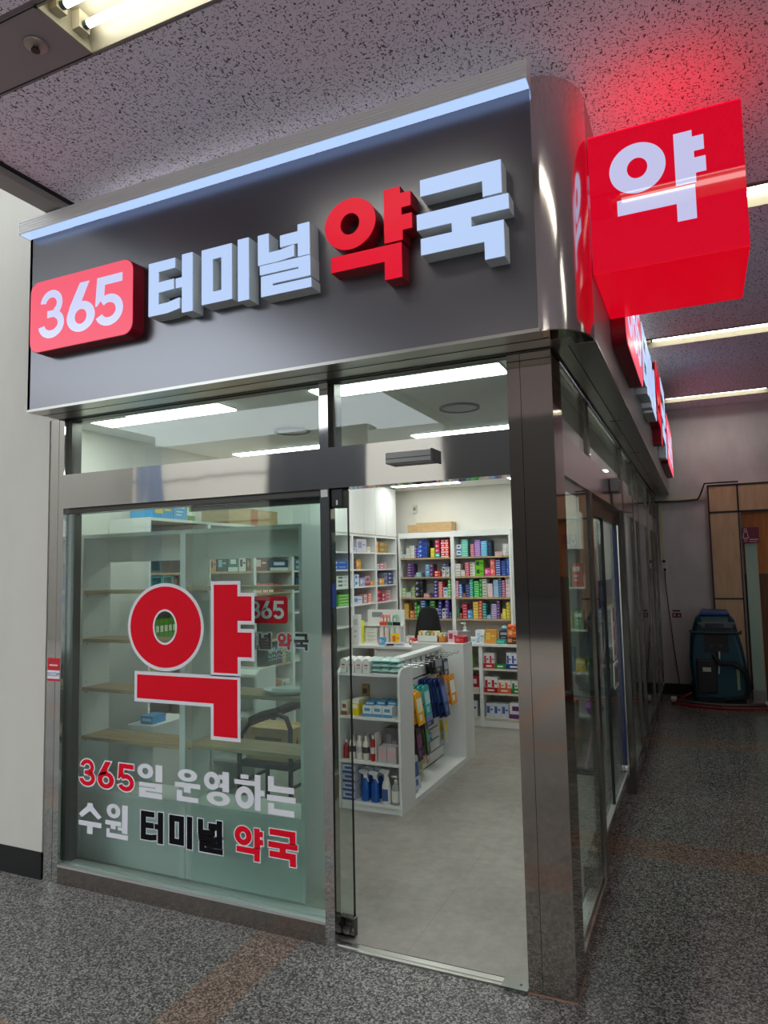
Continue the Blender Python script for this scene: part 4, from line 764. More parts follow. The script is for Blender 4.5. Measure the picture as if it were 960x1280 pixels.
carton('medicine_box', 'white box with brown triangle print, second shelf of aisle end', 'box', -1.885, 1.70, EZ[1], .05, .08, .098, (226, 220, 208), (150, 84, 60), style=1)
t = T('tall_carton', 'yellow and white carton, second shelf of aisle end', 'box', (-1.80, 1.75, EZ[1])); B('body', (-1.835, -1.77, 1.665, 1.84, EZ[1], EZ[1]+.085), mat((226, 204, 40), .4), t); B('top_flap', (-1.835, -1.77, 1.665, 1.84, EZ[1]+.085, EZ[1]+.11), mat((232, 230, 206), .4), t); B('print', (-1.828, -1.78, 1.664, 1.665, EZ[1]+.05, EZ[1]+.078), mat((240, 238, 220), .4), t)
carton('bottle_carton', 'narrow brown carton standing at the back, second shelf of aisle end', 'box', -1.805, 1.858, EZ[1], .05, .03, .19, (176, 150, 90), (90, 70, 50), style=3)
for k in range(3):
    carton('mask_box', f'white box with blue base, {["left", "middle", "right"][k]} of three, second shelf of aisle end', 'box', -1.70+k*.078, 1.72, EZ[1], .074, .12, .075, (222, 226, 230), (90, 160, 200), group='boxes on second shelf of the aisle end', style=1)
    carton('flat_box', f'flat blue box lying on the {["left", "middle", "right"][k]} white box, aisle end second shelf', 'box', -1.69+k*.078, 1.74+.02*k, EZ[1]+.075, .07, .11, .026+.004*(k == 1), (80, 140, 176), (190, 216, 230), group='boxes on second shelf of the aisle end', style=0)
def bottle(name, label, x, y, z, r, h, c, cap, band=None, group=None):
    t = T(name, label, 'bottle', (x, y, z), group)
    MB().lathe([(r*.9, 0), (r, .006), (r, h*.62), (r*.82, h*.72), (r*.36, h*.84), (r*.36, h*.86)], (0, 0, 0), 18).build('body', mat(c, .3), None, True, origin='keep').parent = t
    MB().lathe([(r*.46, h*.86), (r*.46, h*.985), (r*.38, h)], (0, 0, 0), 16).build('cap', mat(cap, .4), None, True, origin='keep').parent = t
    if band: MB().lathe([(r*1.01, h*.30), (r*1.01, h*.55)], (0, 0, 0), 18).build('label_band', mat(band, .4), None, True, origin='keep').parent = t
    return t
for k in range(3): bottle('white_bottle', f'white plastic bottle, {["left", "middle", "right"][k]} of front row, third shelf of aisle end', -1.838+k*.055, 1.69, EZ[2], .024, .165, (226, 224, 214), (220, 218, 208), (70, 70, 72) if k != 1 else (190, 190, 182), 'white bottles on third shelf of the aisle end')
for k in range(4): bottle('white_bottle', f'white plastic bottle, {ORD[k+1]} from left in back row, third shelf of aisle end', -1.855+k*.055, 1.77, EZ[2], .024, .165, (214, 212, 204), (210, 208, 200), None, 'white bottles on third shelf of the aisle end')
bottle('red_bottle', 'red bottle with white cap at left end of third shelf, aisle end', -1.886, 1.69, EZ[2], .022, .13, (170, 22, 36), (226, 224, 218))
bottle('red_bottle', 'red bottle with white label and nozzle, third shelf of aisle end', -1.668, 1.68, EZ[2], .019, .175, (176, 24, 34), (222, 220, 214), (222, 216, 206))
bottle('red_bottle', 'dark red bottle behind the labelled one, third shelf of aisle end', -1.692, 1.735, EZ[2], .018, .165, (140, 22, 36), (206, 200, 196))
for k, (x, z, w, h, lb) in enumerate([(-1.585, 0, .066, .11, 'pale lilac box, left of two in front, third shelf of aisle end'), (-1.515, 0, .066, .11, 'pale lilac box, right of two in front, third shelf of aisle end'), (-1.555, .0, .10, .22, 'tall dark grey box behind lilac ones, third shelf of aisle end')]):
    carton('medicine_box', lb, 'box', x, 1.70+.09*(k == 2), EZ[2], w, .09, h, (196, 186, 190) if k < 2 else (120, 114, 120), (226, 170, 170) if k < 2 else (160, 154, 160), style=2)
carton('leaflet', 'thin white card leaning between red bottle and boxes, aisle end', 'leaflet', -1.632, 1.69, EZ[2], .006, .09, .2, (220, 216, 208))
for r_ in range(2):
    for k in range(4): carton('toothpaste_box', f'blue and white box, {ORD[k+1]} up in {["front", "back"][r_]} pile, bottom shelf of aisle end', 'box', -1.855, 1.70+r_*.10, EZ[3]+k*.062, .095, .095, .058, (196, 200, 214), (60, 84, 150), group='blue and white boxes on the bottom aisle shelf', style=1)
BLUEL = mat((16, 84, 168), .12, name='blue_liquid_bottle'); TRIG = mat((206, 214, 224), .35); WPL = mat((226, 226, 222), .35)
def spray(label, x, y, z, body, head, r=.032, h=.15, lab=None):
    t = T('spray_bottle', label, 'spray bottle', (x, y, z), 'spray bottles on the bottom aisle shelf')
    MB().lathe([(r*.94, 0), (r, .008), (r*.96, h*.7), (r*.78, h*.85), (r*.42, h), (r*.42, h+.012)], (0, 0, 0), 18, sy=.8).build('body', body, None, True, origin='keep').parent = t
    MB().cyl((0, 0, h+.008), (0, 0, h+.03), r*.46, n=14).prism([(-.045, h+.055), (-.045, h+.04), (-.01, h+.03), (.014, h+.03), (.03, h+.052), (.026, h+.062), (-.03, h+.066)], 'y', -.011, .011).cyl((-.044, 0, h+.048), (-.054, 0, h+.048), .006, n=8).build('trigger_head', head, None, origin='keep').parent = t
    MB().prism([(.002, h+.032), (.012, h+.032), (.02, h+.005), (.026, h-.02), (.02, h-.022), (.012, h+.002)], 'y', -.006, .006).build('trigger', head, None, origin='keep').parent = t
    if lab: B('label_panel', (-r*.6, r*.6, -r*.8-.002, -r*.8+.004, .02, h*.6), lab, None); o = COL.objects[-1]; o.parent = t; o.location = (0, -r*.8, .02)
    return t
spray('blue spray bottle, front left, bottom shelf of aisle end', -1.738, 1.69, EZ[3], BLUEL, TRIG); spray('blue spray bottle, front right, bottom shelf of aisle end', -1.66, 1.685, EZ[3], BLUEL, TRIG)
spray('blue spray bottle in second row behind left one, aisle end', -1.735, 1.77, EZ[3], BLUEL, TRIG); spray('blue spray bottle in second row behind right one, aisle end', -1.655, 1.775, EZ[3], BLUEL, TRIG)
spray('white spray bottle with blue label, bottom shelf of aisle end', -1.574, 1.69, EZ[3], WPL, WPL, .034, .165, mat((70, 90, 150), .4))
t = T('pump_bottle', 'clear pump bottle with white label, right end of bottom aisle shelf', 'pump bottle', (-1.50, 1.69, EZ[3]))
MB().lathe([(.03, 0), (.033, .006), (.033, .11), (.025, .128), (.012, .138), (.012, .146)], (0, 0, 0), 18).build('body', mat((150, 152, 150), .1), None, True, origin='keep').parent = t
MB().lathe([(.0335, .02), (.0335, .095)], (0, 0, 0), 18).build('label_band', mat((222, 222, 218), .5), None, True, origin='keep').parent = t
MB().cyl((0, 0, .142), (0, 0, .16), .013, n=14).cyl((0, 0, .16), (0, 0, .182), .005, n=10).box(-.03, .01, -.008, .008, .18, .192).build('pump', WPL, None, origin='keep').parent = t

# hooks and hanging packs on the slat wall
HOOK = mat((190, 192, 194), .25, 1.)
def hook(y, z, lb, L=.17, x=-1.646):
    t = T('display_hook', lb, 'hook', (x, y, z), 'chrome hooks on the aisle slat wall')
    MB().tube([(.006, 0, 0), (L-.012, 0, -.004), (L, 0, .012)], .003, 6).build('rod', HOOK, None, origin='keep').parent = t
    MB().box(.0006, .006, -.016, .016, -.02, .02).build('back_plate', HOOK, None, origin='keep').parent = t
    MB().box(L-.006, L-.004, -.014, .014, .012, .03).build('price_flag', WPL, None, origin='keep').parent = t
for k in range(8): hook(2.12+k*.115, .955, f'empty chrome hook, {ORD[k+1]} from near end of top slat row')
hook(2.98, .965, 'long bare hook nearest the tall end panel of slat wall', .2)
def pack(label, x, y, z, w, h, c, c2, group, th=.012, rz=0., tilt=.1):
    t = T('hanging_pack', label, 'hanging pack', (x, y, z), group, rz)
    o = MB().prism([(-w/2, -h), (w/2, -h), (w/2, -.012), (w/2-.015, 0), (-w/2+.015, 0), (-w/2, -.012)], 'x', -th/2, th/2).build('pouch', mat(c, .3), None, origin='keep'); o.parent = t; o.rotation_euler = (0, tilt, 0)
    o2 = MB().box(th/2, th/2+.001, -w*.42, w*.42, -h*.62, -h*.2).box(th/2, th/2+.001, -w*.3, w*.1, -h*.88, -h*.7).build('print', mat(c2, .4), None, origin='keep'); o2.parent = t; o2.rotation_euler = (0, tilt, 0)
def packs(desc, place, n, x0, dx, y, z, w, h, c, c2):
    for k in range(n): pack(f'{desc} pack, {ORD[n-k]} from the aisle, {place}', x0+k*dx, y+random.uniform(-.01, .01), z+random.uniform(-.006, .006), w, h, c, c2, f'{desc} packs on slat wall', rz=random.uniform(-.12, .12), tilt=-.06-.02*k)
packs('yellow and orange', 'on near slat wall hook', 6, -1.625, .03, 2.06, .785, .12, .24, (244, 176, 24), (240, 232, 200))
packs('teal', 'on slat wall beside the yellow packs', 4, -1.61, .04, 2.27, .79, .13, .23, (44, 170, 164), (196, 224, 224))
packs('navy blue', 'on slat wall between teal and orange packs', 7, -1.63, .028, 2.55, .80, .13, .30, (28, 44, 100), (96, 130, 200))
packs('orange', 'on slat wall hook nearest the end panel', 4, -1.60, .035, 2.88, .79, .12, .25, (232, 150, 36), (236, 236, 230))
packs('black', 'on upper slat wall under the chrome hooks', 3, -1.62, .03, 2.74, .955, .16, .14, (26, 26, 30), (150, 150, 156))
packs('grey lettered', 'upper slat wall next to the black packs', 2, -1.58, .04, 2.88, .93, .09, .15, (70, 74, 84), (180, 184, 196))
packs('white and blue', 'hanging low at far end of slat wall', 2, -1.56, .04, 2.78, .47, .11, .24, (206, 212, 214), (230, 206, 40))
packs('dark blue', 'low on slat wall under the teal packs', 4, -1.60, .03, 2.36, .56, .16, .10, (36, 44, 110), (150, 160, 206))
packs('purple topped', 'low on slat wall under the yellow packs', 3, -1.58, .035, 2.12, .50, .09, .24, (50, 46, 62), (150, 70, 120))
packs('green topped', 'low on slat wall, second from near end', 3, -1.57, .035, 2.28, .50, .08, .24, (58, 60, 74), (90, 150, 90))
packs('pale blue patterned', 'lowest hook at near end of slat wall', 3, -1.57, .035, 2.03, .32, .10, .24, (196, 212, 214), (70, 90, 160))
packs('beige', 'lowest row of slat wall beside patterned packs', 2, -1.57, .035, 2.2, .28, .08, .18, (206, 190, 160), (150, 170, 110))
packs('salmon', 'low on slat wall right of green topped packs', 2, -1.585, .03, 2.4, .42, .05, .26, (206, 160, 140), (236, 224, 220))
packs('cyan', 'small one low in middle of slat wall', 1, -1.585, .03, 2.56, .36, .10, .07, (50, 140, 200), (150, 200, 226))

# ---- checkout counter with display stand behind the gondola
t = T('checkout_counter', 'white checkout counter behind the aisle gondola', 'counter', (-2.2, 3.75, 0))
B('side_panel', (-2.72, -2.70, 3.40, 3.83, 0, .93), WHITE, t); B('side_panel', (-2.46, -2.44, 3.40, 3.83, 0, .93), WHITE, t); B('side_panel', (-1.76, -1.74, 3.40, 3.83, 0, .93), WHITE, t); B('front_panel', (-2.44, -1.76, 3.41, 3.43, 0, .93), CARC, t)
B('niche_back', (-2.70, -2.46, 3.78, 3.8, 0, .93), mat((206, 190, 170), .6), t); B('niche_shelf', (-2.70, -2.46, 3.41, 3.78, .62, .64), WHITE, t); B('worktop', (-2.74, -1.72, 3.38, 3.85, .93, .955), WHITE, t)
ZT = .955
t = T('price_display', 'white counter display stand with red, green and black tabs', 'display stand', (-2.4, 3.6, ZT))
B('back_board', (-2.67, -2.26, 3.70, 3.72, ZT, ZT+.335), WHITE, t); MB().box(-2.67, -2.26, 3.62, 3.70, ZT+.17, ZT+.185).box(-2.67, -2.26, 3.58, 3.70, ZT+.0, ZT+.012).build('tier', WHITE, t)
for k, (c, w0, w1) in enumerate([((232, 76, 64), .42, .62), ((40, 140, 92), .64, .76), ((30, 30, 36), .78, .98)]):
    B('price_tab', (-2.67+.41*w0, -2.67+.41*w1, 3.615, 3.62, ZT+.182, ZT+.215), mat(c, .4), t)
for k in range(4): B('display_slot', (-2.49+k*.058, -2.45+k*.058, 3.60, 3.64, ZT+.012, ZT+.165), mat([(236, 226, 224), (236, 210, 200), (214, 230, 222), (226, 226, 230)][k], .4), t)
B('red_tab', (-2.5, -2.44, 3.575, 3.58, ZT, ZT+.035), mat((236, 90, 76), .4), t); B('header_print', (-2.62, -2.5, 3.698, 3.70, ZT+.26, ZT+.31), mat((150, 150, 156), .4), t)
for k in range(5): carton('tube_box', f'slim pastel box on display stand upper tier, {ORD[k+1]} from left', 'box', -2.475+k*.035, 3.655, ZT+.1856, .028, .05, .10, [(240, 150, 140), (244, 170, 156), (240, 160, 150), (236, 236, 230), (150, 206, 180)][k], (250, 244, 240), group='slim boxes on display stand', style=0)
for k in range(3): carton('yellow_carton', f'bright yellow carton, {ORD[k+1]} up in pile left of the display stand', 'box', -2.69, 3.56, ZT+k*.0782, .05, .08, .075, (236, 236, 40), (40, 60, 50), group='yellow cartons on the checkout', style=3)
for k in range(4): carton('flat_carton', f'white flat carton, {ORD[k+1]} up, on display stand left side', 'box', -2.585, 3.64, ZT+.0126+k*.036, .13, .09, .034, (232, 230, 226), (190, 190, 190), group='flat cartons on display stand', style=3)
carton('tall_carton', 'tall white carton with small print at left end of checkout counter', 'box', -2.665, 3.44, ZT, .06, .07, .30, (226, 226, 222), (190, 190, 190), style=3)
carton('snack_box', 'yellow box with face picture leaning on the checkout counter', 'box', -2.29, 3.54, ZT, .085, .03, .11, (240, 196, 30), (220, 110, 40), rz=.5, style=2)
carton('card_holder', 'small blue and clear card holder on the checkout counter', 'holder', -2.40, 3.47, ZT, .06, .05, .075, (90, 176, 216), (200, 220, 230), style=2)
carton('printer_box', 'flat lilac white box on the checkout counter front', 'box', -2.25, 3.425, ZT, .19, .07, .03, (206, 208, 220), (40, 44, 60), rz=.25, style=2)
def tray_of(label, x, y, z, w, d, h, c, tops):
    t = T('goods_tray', label, 'tray', (x, y, z))
    MB().box(-w/2, w/2, -d/2, d/2, 0, .006).box(-w/2, w/2, -d/2, -d/2+.005, 0, h).box(-w/2, w/2, d/2-.005, d/2, 0, h).box(-w/2, -w/2+.005, -d/2, d/2, 0, h).box(w/2-.005, w/2, -d/2, d/2, 0, h).build('tray', mat(c, .4), None, origin='keep').parent = t
    for k, tc in enumerate(tops):
        u = (k+.5)/len(tops); carton('stick_pack', f'upright {["yellow", "white", "green striped", "orange", "cream"][k % 5]} stick pack, {ORD[k+1]} in {label.split(",")[0]}', 'pack', x-w/2+w*u, y, z+.007, w/len(tops)*.7, d*.7, h*1.5, tc, (240, 236, 226), group='stick packs in '+label.split(',')[0], style=3)
tray_of('white goods tray, on the far end of gondola', -1.80, 3.2, 1.03, .20, .1, .06, (228, 228, 224), [(236, 196, 80), (232, 230, 222), (150, 170, 110), (230, 190, 70), (226, 220, 200)])
tray_of('orange goods tray, beside the white tray', -1.66, 3.2, 1.03, .07, .1, .05, (222, 130, 50), [(236, 210, 70), (180, 180, 186)])
carton('pink_box', 'pink box with red lips picture on gondola end', 'box', -1.575, 3.22, 1.03, .09, .05, .10, (232, 200, 214), (196, 50, 70), rz=.15, style=2)
carton('red_box', 'bright red box with white pattern on gondola end', 'box', -1.485, 3.18, 1.03, .09, .09, .055, (206, 26, 40), (232, 120, 120), rz=-.1, style=2)
carton('clear_box', 'grey translucent box behind the red one on gondola end', 'box', -1.49, 3.28, 1.03, .10, .08, .095, (150, 154, 156), (190, 192, 194), style=0)
for k, (x, y, w, h, c, lb) in enumerate([(-2.12, 3.6, .06, .06, (206, 50, 50), 'red box on the counter left of the black chair'), (-2.04, 3.66, .05, .10, (224, 140, 60), 'orange pouch standing on checkout counter by chair'), (-2.2, 3.7, .07, .07, (206, 214, 220), 'pale grey box behind the yellow one on checkout'), (-1.92, 3.6, .12, .03, (150, 160, 214), 'lilac flat packet lying on checkout counter right part'), (-1.78, 3.62, .12, .05, (226, 228, 232), 'white packet lying on checkout counter right end')]):
    carton('small_box', lb, 'box', x, y, ZT, w, .07, h, c, (236, 230, 224), rz=.1*k-.2, style=2)

# ---- black office chair behind the counter
t = T('office_chair', 'black high back office chair behind the checkout counter', 'chair', (-2.20, 4.09, 0), rz=.18)
def loc(o): o.parent = t; return o
sp = []
for i in range(7):
    z = .55+.74*i/6; w = .36-.17*(i/6)**2.2; sp.append((z, w))
m = MB(); v = []
for z, w in sp:
    y = .19+.10*(z-.55)
    v += [(-w/2, y, z), (-w/4, y+.03, z), (w/4, y+.03, z), (w/2, y, z), (w/2, y+.05, z), (w/4, y+.075, z), (-w/4, y+.075, z), (-w/2, y+.05, z)]
fs = [tuple(range(7, -1, -1)), tuple(range(48, 56))]
for i in range(6):
    for k in range(8): fs.append((i*8+k, i*8+(k+1) % 8, (i+1)*8+(k+1) % 8, (i+1)*8+k))
o = loc(m.add(v, fs).build('backrest', RUBBER, None, True, origin='keep')); b_ = o.modifiers.new('s', 'SUBSURF'); b_.levels = b_.render_levels = 2
o = loc(MB().box(-.24, .24, -.22, .24, .43, .50).build('seat', RUBBER, None, bevel=.03, origin='keep'))
loc(MB().cyl((0, 0, .12), (0, 0, .43), .03).build('gas_lift', BLACK, None, origin='keep'))
m = MB()
for k in range(5):
    a = 2*math.pi*k/5; m.tube([(0, 0, .12), (.15*math.cos(a), .15*math.sin(a), .1), (.29*math.cos(a), .29*math.sin(a), .07)], [.03, .025, .018])
loc(m.build('star_base', BLACK, None, origin='keep'))
for k in range(5):
    a = 2*math.pi*k/5; loc(MB().cyl((.29*math.cos(a)-.02*math.sin(a), .29*math.sin(a)+.02*math.cos(a), .034), (.29*math.cos(a)+.02*math.sin(a), .29*math.sin(a)-.02*math.cos(a), .034), .033).build('caster', BLACK, None, origin='keep'))
for s_ in (-1, 1): loc(MB().tube([(s_*.25, .1, .47), (s_*.28, .1, .6), (s_*.28, .08, .7), (s_*.28, -.16, .7)], .018).build('armrest', BLACK, None, origin='keep'))
loc(MB().box(-.10, .10, .21, .235, .95, 1.0).build('headrest_badge', mat((90, 90, 94), .4), None, origin='keep'))
# black tube framed chair seen through the front window
t = T('armchair', 'black tube framed chair behind the display shelf boards', 'chair', (-2.14, 1.2, 0))
for y in (1.05, 1.38):
    MB().tube([(-2.36, y, 0), (-2.36, y, .52), (-2.34, y, .62), (-2.28, y, .69), (-2.18, y, .73), (-2.06, y, .77), (-1.99, y, .75), (-1.96, y, .68), (-1.96, y, .5), (-1.96, y, 0)], .016, 8).build('side_frame', BLACK, t, smooth=True)
    MB().tube([(-2.27, y, .715), (-2.18, y, .755), (-2.05, y, .79)], .026, 8).build('arm_pad', BLACK, t, smooth=True)
MB().box(-2.37, -1.95, 1.07, 1.36, .40, .45).build('seat', RUBBER, t, bevel=.015)
MB().tube([(-2.36, 1.05, .3), (-2.36, 1.38, .3)], .012).tube([(-1.96, 1.05, .3), (-1.96, 1.38, .3)], .012).build('stretcher', BLACK, t)
def crate(name, label, x0, x1, y0, y1, z0, z1, cat='box', printed=True):
    t = T(name, label, cat, ((x0+x1)/2, (y0+y1)/2, z0)); B('body', (x0, x1, y0, y1, z0, z1), KRAFT, t)
    B('tape', (x0-.001, x1+.001, (y0+y1)/2-.025, (y0+y1)/2+.025, z0+.02, z1+.001), mat((190, 162, 116), .3), t)
    if printed:
        for y, n_ in ((y0-.0008, 0),):
            MB().box(x0+(x1-x0)*.2, x0+(x1-x0)*.8, y, y0, z0+(z1-z0)*.62, z0+(z1-z0)*.72).box(x0+(x1-x0)*.3, x0+(x1-x0)*.6, y, y0, z0+(z1-z0)*.3, z0+(z1-z0)*.38).build('print', mat((110, 84, 56), .8), t)
        MB().prism(ell((y0+y1)/2, (z0+z1)/2, (y1-y0)*.22, (z1-z0)*.2, 24), 'x', x1, x1+.0008).build('print', mat((96, 72, 48), .8), t)
crate('cardboard_box', 'open brown cardboard box on the seat of black framed chair', -2.34, -1.99, 1.1, 1.34, .451, .66)

# ---- low counter cabinets along the back right
LCY, LCT = 4.465, .875
for i, (a, b, nm) in enumerate([(-2.40, -1.70, 'left'), (-1.70, -1.0, 'middle'), (-1.0, -.3, 'right')]):
    t = T('low_cabinet', f'open white low cabinet below the back rack, {nm} unit', 'cabinet', ((a+b)/2, LCY+.2, 0), 'low cabinets along the back')
    for xa in (a, b-.02): B('side_panel', (xa, xa+.02, LCY, LCY+.4, 0, LCT-.02), WHITE, t)
    B('back_panel', (a+.02, b-.02, LCY+.38, LCY+.4, .0, LCT-.02), CARC, t); B('base_front', (a+.02, b-.02, LCY+.01, LCY+.03, 0, .085), WHITE, t)
    for z in (.105, .365, .62): B('shelf_board', (a+.021, b-.021, LCY+.004, LCY+.379, z-.021, z-.001), mat((216, 206, 190), .5), t)
tag(B('worktop', (-2.41, -.29, LCY-.012, LCY+.42, LCT-.02, LCT+.006), WHITE), 'continuous white worktop over the low back cabinets', 'worktop')
def row(z, x0, w, h, n, c, bd, desc, tray=None, d=.1, style=2):
    for k in range(n): carton('product_box', f'{desc}, {ORD[k+1]} from left, {["lower", "middle", "upper"][[.105, .365, .62].index(z)]} shelf of low back cabinet', 'box', x0+w*(k+.5), LCY+.03+d/2, z+(.012 if tray else 0), w*.96, d, h, c, bd, group=f'{desc} row', style=style)
    if tray:
        t = T('shelf_tray', f'{tray[1]} shelf ready tray holding the {desc}', 'tray', (x0+w*n/2, LCY+.03, z)); X0, X1 = x0, x0+w*n
        B('front_lip', (X0, X1, LCY+.018, LCY+.024, z, z+.055), mat(tray[0], .4), t); B('tray_floor', (X0, X1, LCY+.024, LCY+.036+d, z, z+.008), mat(tray[0], .4), t)
        MB().box(X0+(X1-X0)*.25, X0+(X1-X0)*.75, LCY+.017, LCY+.018, z+.018, z+.034).build('lip_print', mat((240, 236, 230), .4), t)
LCI = -1.675
row(.62, LCI, .06, .15, 2, (222, 214, 212), (190, 60, 80), 'white and pink slim box', ((190, 30, 44), 'red'))
row(.62, LCI+.125, .06, .02, 2, (150, 160, 140), None, 'low grey box', ((40, 130, 60), 'green')); row(.62, LCI+.25, .055, .16, 3, (226, 228, 234), (50, 70, 150), 'white and blue slim box', ((34, 60, 140), 'blue')); row(.62, LCI+.42, .055, .15, 3, (90, 96, 92), (150, 156, 150), 'dark grey slim box', ((30, 30, 36), 'black'))
row(.365, LCI, .073, .15, 2, (230, 224, 220), (190, 36, 50), 'white box with red base', ((180, 26, 36), 'dark red')); row(.365, LCI+.15, .07, .12, 2, (232, 226, 216), (226, 110, 70), 'white box with orange base', ((222, 92, 50), 'orange')); row(.365, LCI+.295, .07, .12, 2, (228, 230, 222), (40, 110, 60), 'white box with green base', ((40, 124, 58), 'bright green'))
row(.105, LCI+.01, .083, .145, 3, (208, 212, 222), (70, 96, 170), 'pale box with blue picture'); row(.105, LCI+.265, .145, .16, 1, (230, 228, 232), (104, 40, 110), 'purple and white box', style=1)
row(.62, -1.90, .1, .14, 1, (150, 190, 110), (236, 240, 220), 'green pouch box', ((60, 150, 60), 'lime green')); row(.365, -1.87, .14, .17, 1, (150, 20, 34), (206, 190, 190), 'dark red box', style=1); row(.105, -1.90, .14, .16, 1, (206, 210, 218), (60, 70, 100), 'grey white box')
# things on the worktop
ZW = LCT+.006
t = T('pump_bottle', 'white pump bottle standing on back worktop by the gondola end', 'pump bottle', (-1.91, 4.6, ZW))
MB().lathe([(.042, 0), (.046, .008), (.046, .10), (.035, .125), (.016, .135), (.016, .15)], (0, 0, 0), 18).build('body', WPL, None, True, origin='keep').parent = t
MB().cyl((0, 0, .148), (0, 0, .17), .018, n=14).cyl((0, 0, .17), (0, 0, .205), .006, n=10).box(-.045, .012, -.011, .011, .20, .215).build('pump', WPL, None, origin='keep').parent = t
for k, (x, y, w, d, h, c, bd, st, lb) in enumerate([(-1.70, 4.55, .13, .1, .06, (216, 224, 232), (120, 160, 200), 2, 'white packet with blue print beside pump bottle, back worktop'), (-1.62, 4.66, .12, .1, .13, (226, 230, 234), (170, 200, 226), 2, 'tall white packet behind the blue printed one, back worktop'), (-1.575, 4.54, .05, .06, .10, (232, 234, 236), (150, 190, 210), 3, 'slim white bottle box on the back worktop'),
      (-1.475, 4.53, .125, .08, .15, (232, 160, 70), (236, 206, 90), 2, 'orange box with picture on the back worktop'), (-1.365, 4.53, .09, .07, .045, (40, 170, 150), (120, 210, 196), 0, 'small turquoise box on the back worktop'), (-1.36, 4.65, .10, .08, .13, (44, 56, 84), (180, 190, 206), 3, 'dark blue box behind the turquoise one, back worktop'),
      (-1.24, 4.53, .115, .09, .075, (96, 46, 36), (206, 150, 110), 2, 'brown chocolate box on the back worktop'), (-1.235, 4.54, .11, .09, .085, (236, 110, 40), (250, 190, 130), 2, 'orange box lying on the brown box, back worktop'), (-1.13, 4.54, .06, .06, .13, (232, 232, 230), (150, 156, 166), 3, 'white carton at right of brown box, back worktop'), (-1.67, 4.76, .1, .08, .12, (176, 40, 60), (226, 150, 160), 2, 'dark red box behind pump bottle, back worktop')]):
    carton('counter_box', lb, 'box', x-.115, y, ZW+(.075 if k == 7 else 0), w, d, h, c, bd, style=st)
def round_pack(label, x, y, z, r, c):
    o = MB().lathe([(r*.3, 0), (r*.8, r*.3), (r, r*.8), (r*.8, r*1.3), (r*.3, r*1.6), (.0, r*1.6)], (0, 0, 0), 12).build('candy_bag', mat(c, .35), None, True, origin='keep'); o.location = (x-.115, y, z); tag(o, label, 'bag', 'candy bags on the back worktop')
round_pack('round orange candy bag, left one on the orange box, back worktop', -1.265, 4.53, ZW+.16, .032, (240, 110, 40)); round_pack('round orange candy bag, right one on the orange box, back worktop', -1.205, 4.54, ZW+.16, .034, (236, 96, 36))
round_pack('round pale blue bag on the dark blue box, back worktop', -1.36, 4.65, ZW+.13, .034, (150, 190, 206)); round_pack('round white bag behind the tall packet, back worktop', -1.53, 4.74, ZW, .045, (226, 232, 236))

# ---- inside behind the side glass
crate('cardboard_box', 'printed carton at the bottom of stack inside the side window', -.95, -.55, 3.3, 3.75, .008, .27)
crate('cardboard_box', 'printed carton on top of another inside the side window', -.94, -.56, 3.32, 3.73, .272, .50)
t = T('mop', 'mop with purple head and pale pole leaning inside side window', 'mop', (-.42, 3.1, .006))
MB().tube([(-.42, 3.08, .02), (-.20, 3.25, 1.25)], .012).build('pole', mat((226, 180, 196), .4), t); MB().lathe([(.02, 0), (.06, .03), (.075, .08), (.04, .14), (.015, .16)], (-.335, 3.14, .46), 14).build('head', mat((176, 110, 200), .8), t, smooth=True); B('brush', (-.50, -.34, 3.05, 3.12, .007, .05), BLACK, t)
t = T('side_shelf', 'white open shelf unit inside, near the side window', 'shelf unit', (-.6, 4.2, 0))
for xa in (-.95, -.37): B('side_panel', (xa, xa+.02, 3.9, 4.3, 0, 1.9), WHITE, t)
for z in (.3, .7, 1.1, 1.5, 1.88): B('shelf_board', (-.93, -.37, 3.9, 4.3, z-.02, z), WHITE, t)
B('back_panel', (-.93, -.37, 4.28, 4.3, 0, 1.88), CARC, t)
for r_, z in enumerate((.7, 1.1, 1.5)):
    for k in range(5): carton('shop_box', f'box on {["lower", "middle", "upper"][r_]} board of side window shelf, {ORD[k+1]} from left', 'box', -.88+k*.105, 4.02, z+.001, .09, .14, .12+.05*((k+r_) % 3), [(206, 90, 90), (226, 222, 216), (90, 140, 190), (230, 200, 90), (120, 170, 120)][(k+r_) % 5], (240, 238, 234), style=(k % 4))

# ================================================================== RIGHT END OF THE ARCADE
YE = 7.099
t = T('restroom_portal', 'birch plywood doorway surround with black edging on the end wall', 'doorway surround', (1.6, YE-.06, 0))
PX = [.64, .985, 2.15, 2.5]; PZ = [0, 1.243, 2.345, 2.70]
B('plywood_panel', (.64, .985, YE-.085, YE, 0, 2.70), PLY, t); B('plywood_panel', (2.15, 2.5, YE-.085, YE, 0, 2.70), PLY, t); B('plywood_panel', (.985, 2.15, YE-.085, YE, 2.345, 2.70), PLY, t)
m = MB(); yb = YE-.092
for x in (.635, .975, 2.14, 2.49): m.box(x, x+.02, yb, YE-.08, 0, 2.70)
for z in (1.243, 2.345, 2.69): m.box(.635, 2.51, yb, YE-.08, z-.01, z+.014) if z > 2 else (m.box(.64, .985, yb, YE-.08, z-.01, z+.01), m.box(2.15, 2.5, yb, YE-.08, z-.01, z+.01))
m.build('edging', BLACK, t); B('steel_jamb', (.986, 1.006, YE-.12, YE, 0, 2.33), mat((120, 118, 114), .3, .9), t)
B('inner_panel', (1.006, 2.14, YE-.006, YE+.0, 1.553, 2.345), ORANGEWOOD, t); B('dado_panel', (1.006, 2.14, YE-.006, YE, .0, 1.553), BROWNWOOD, t)
t = T('glass_side_panel', 'frosted green glass panel with steel foot beside restroom doorway', 'glass panel', (1.1, YE-.1, 0))
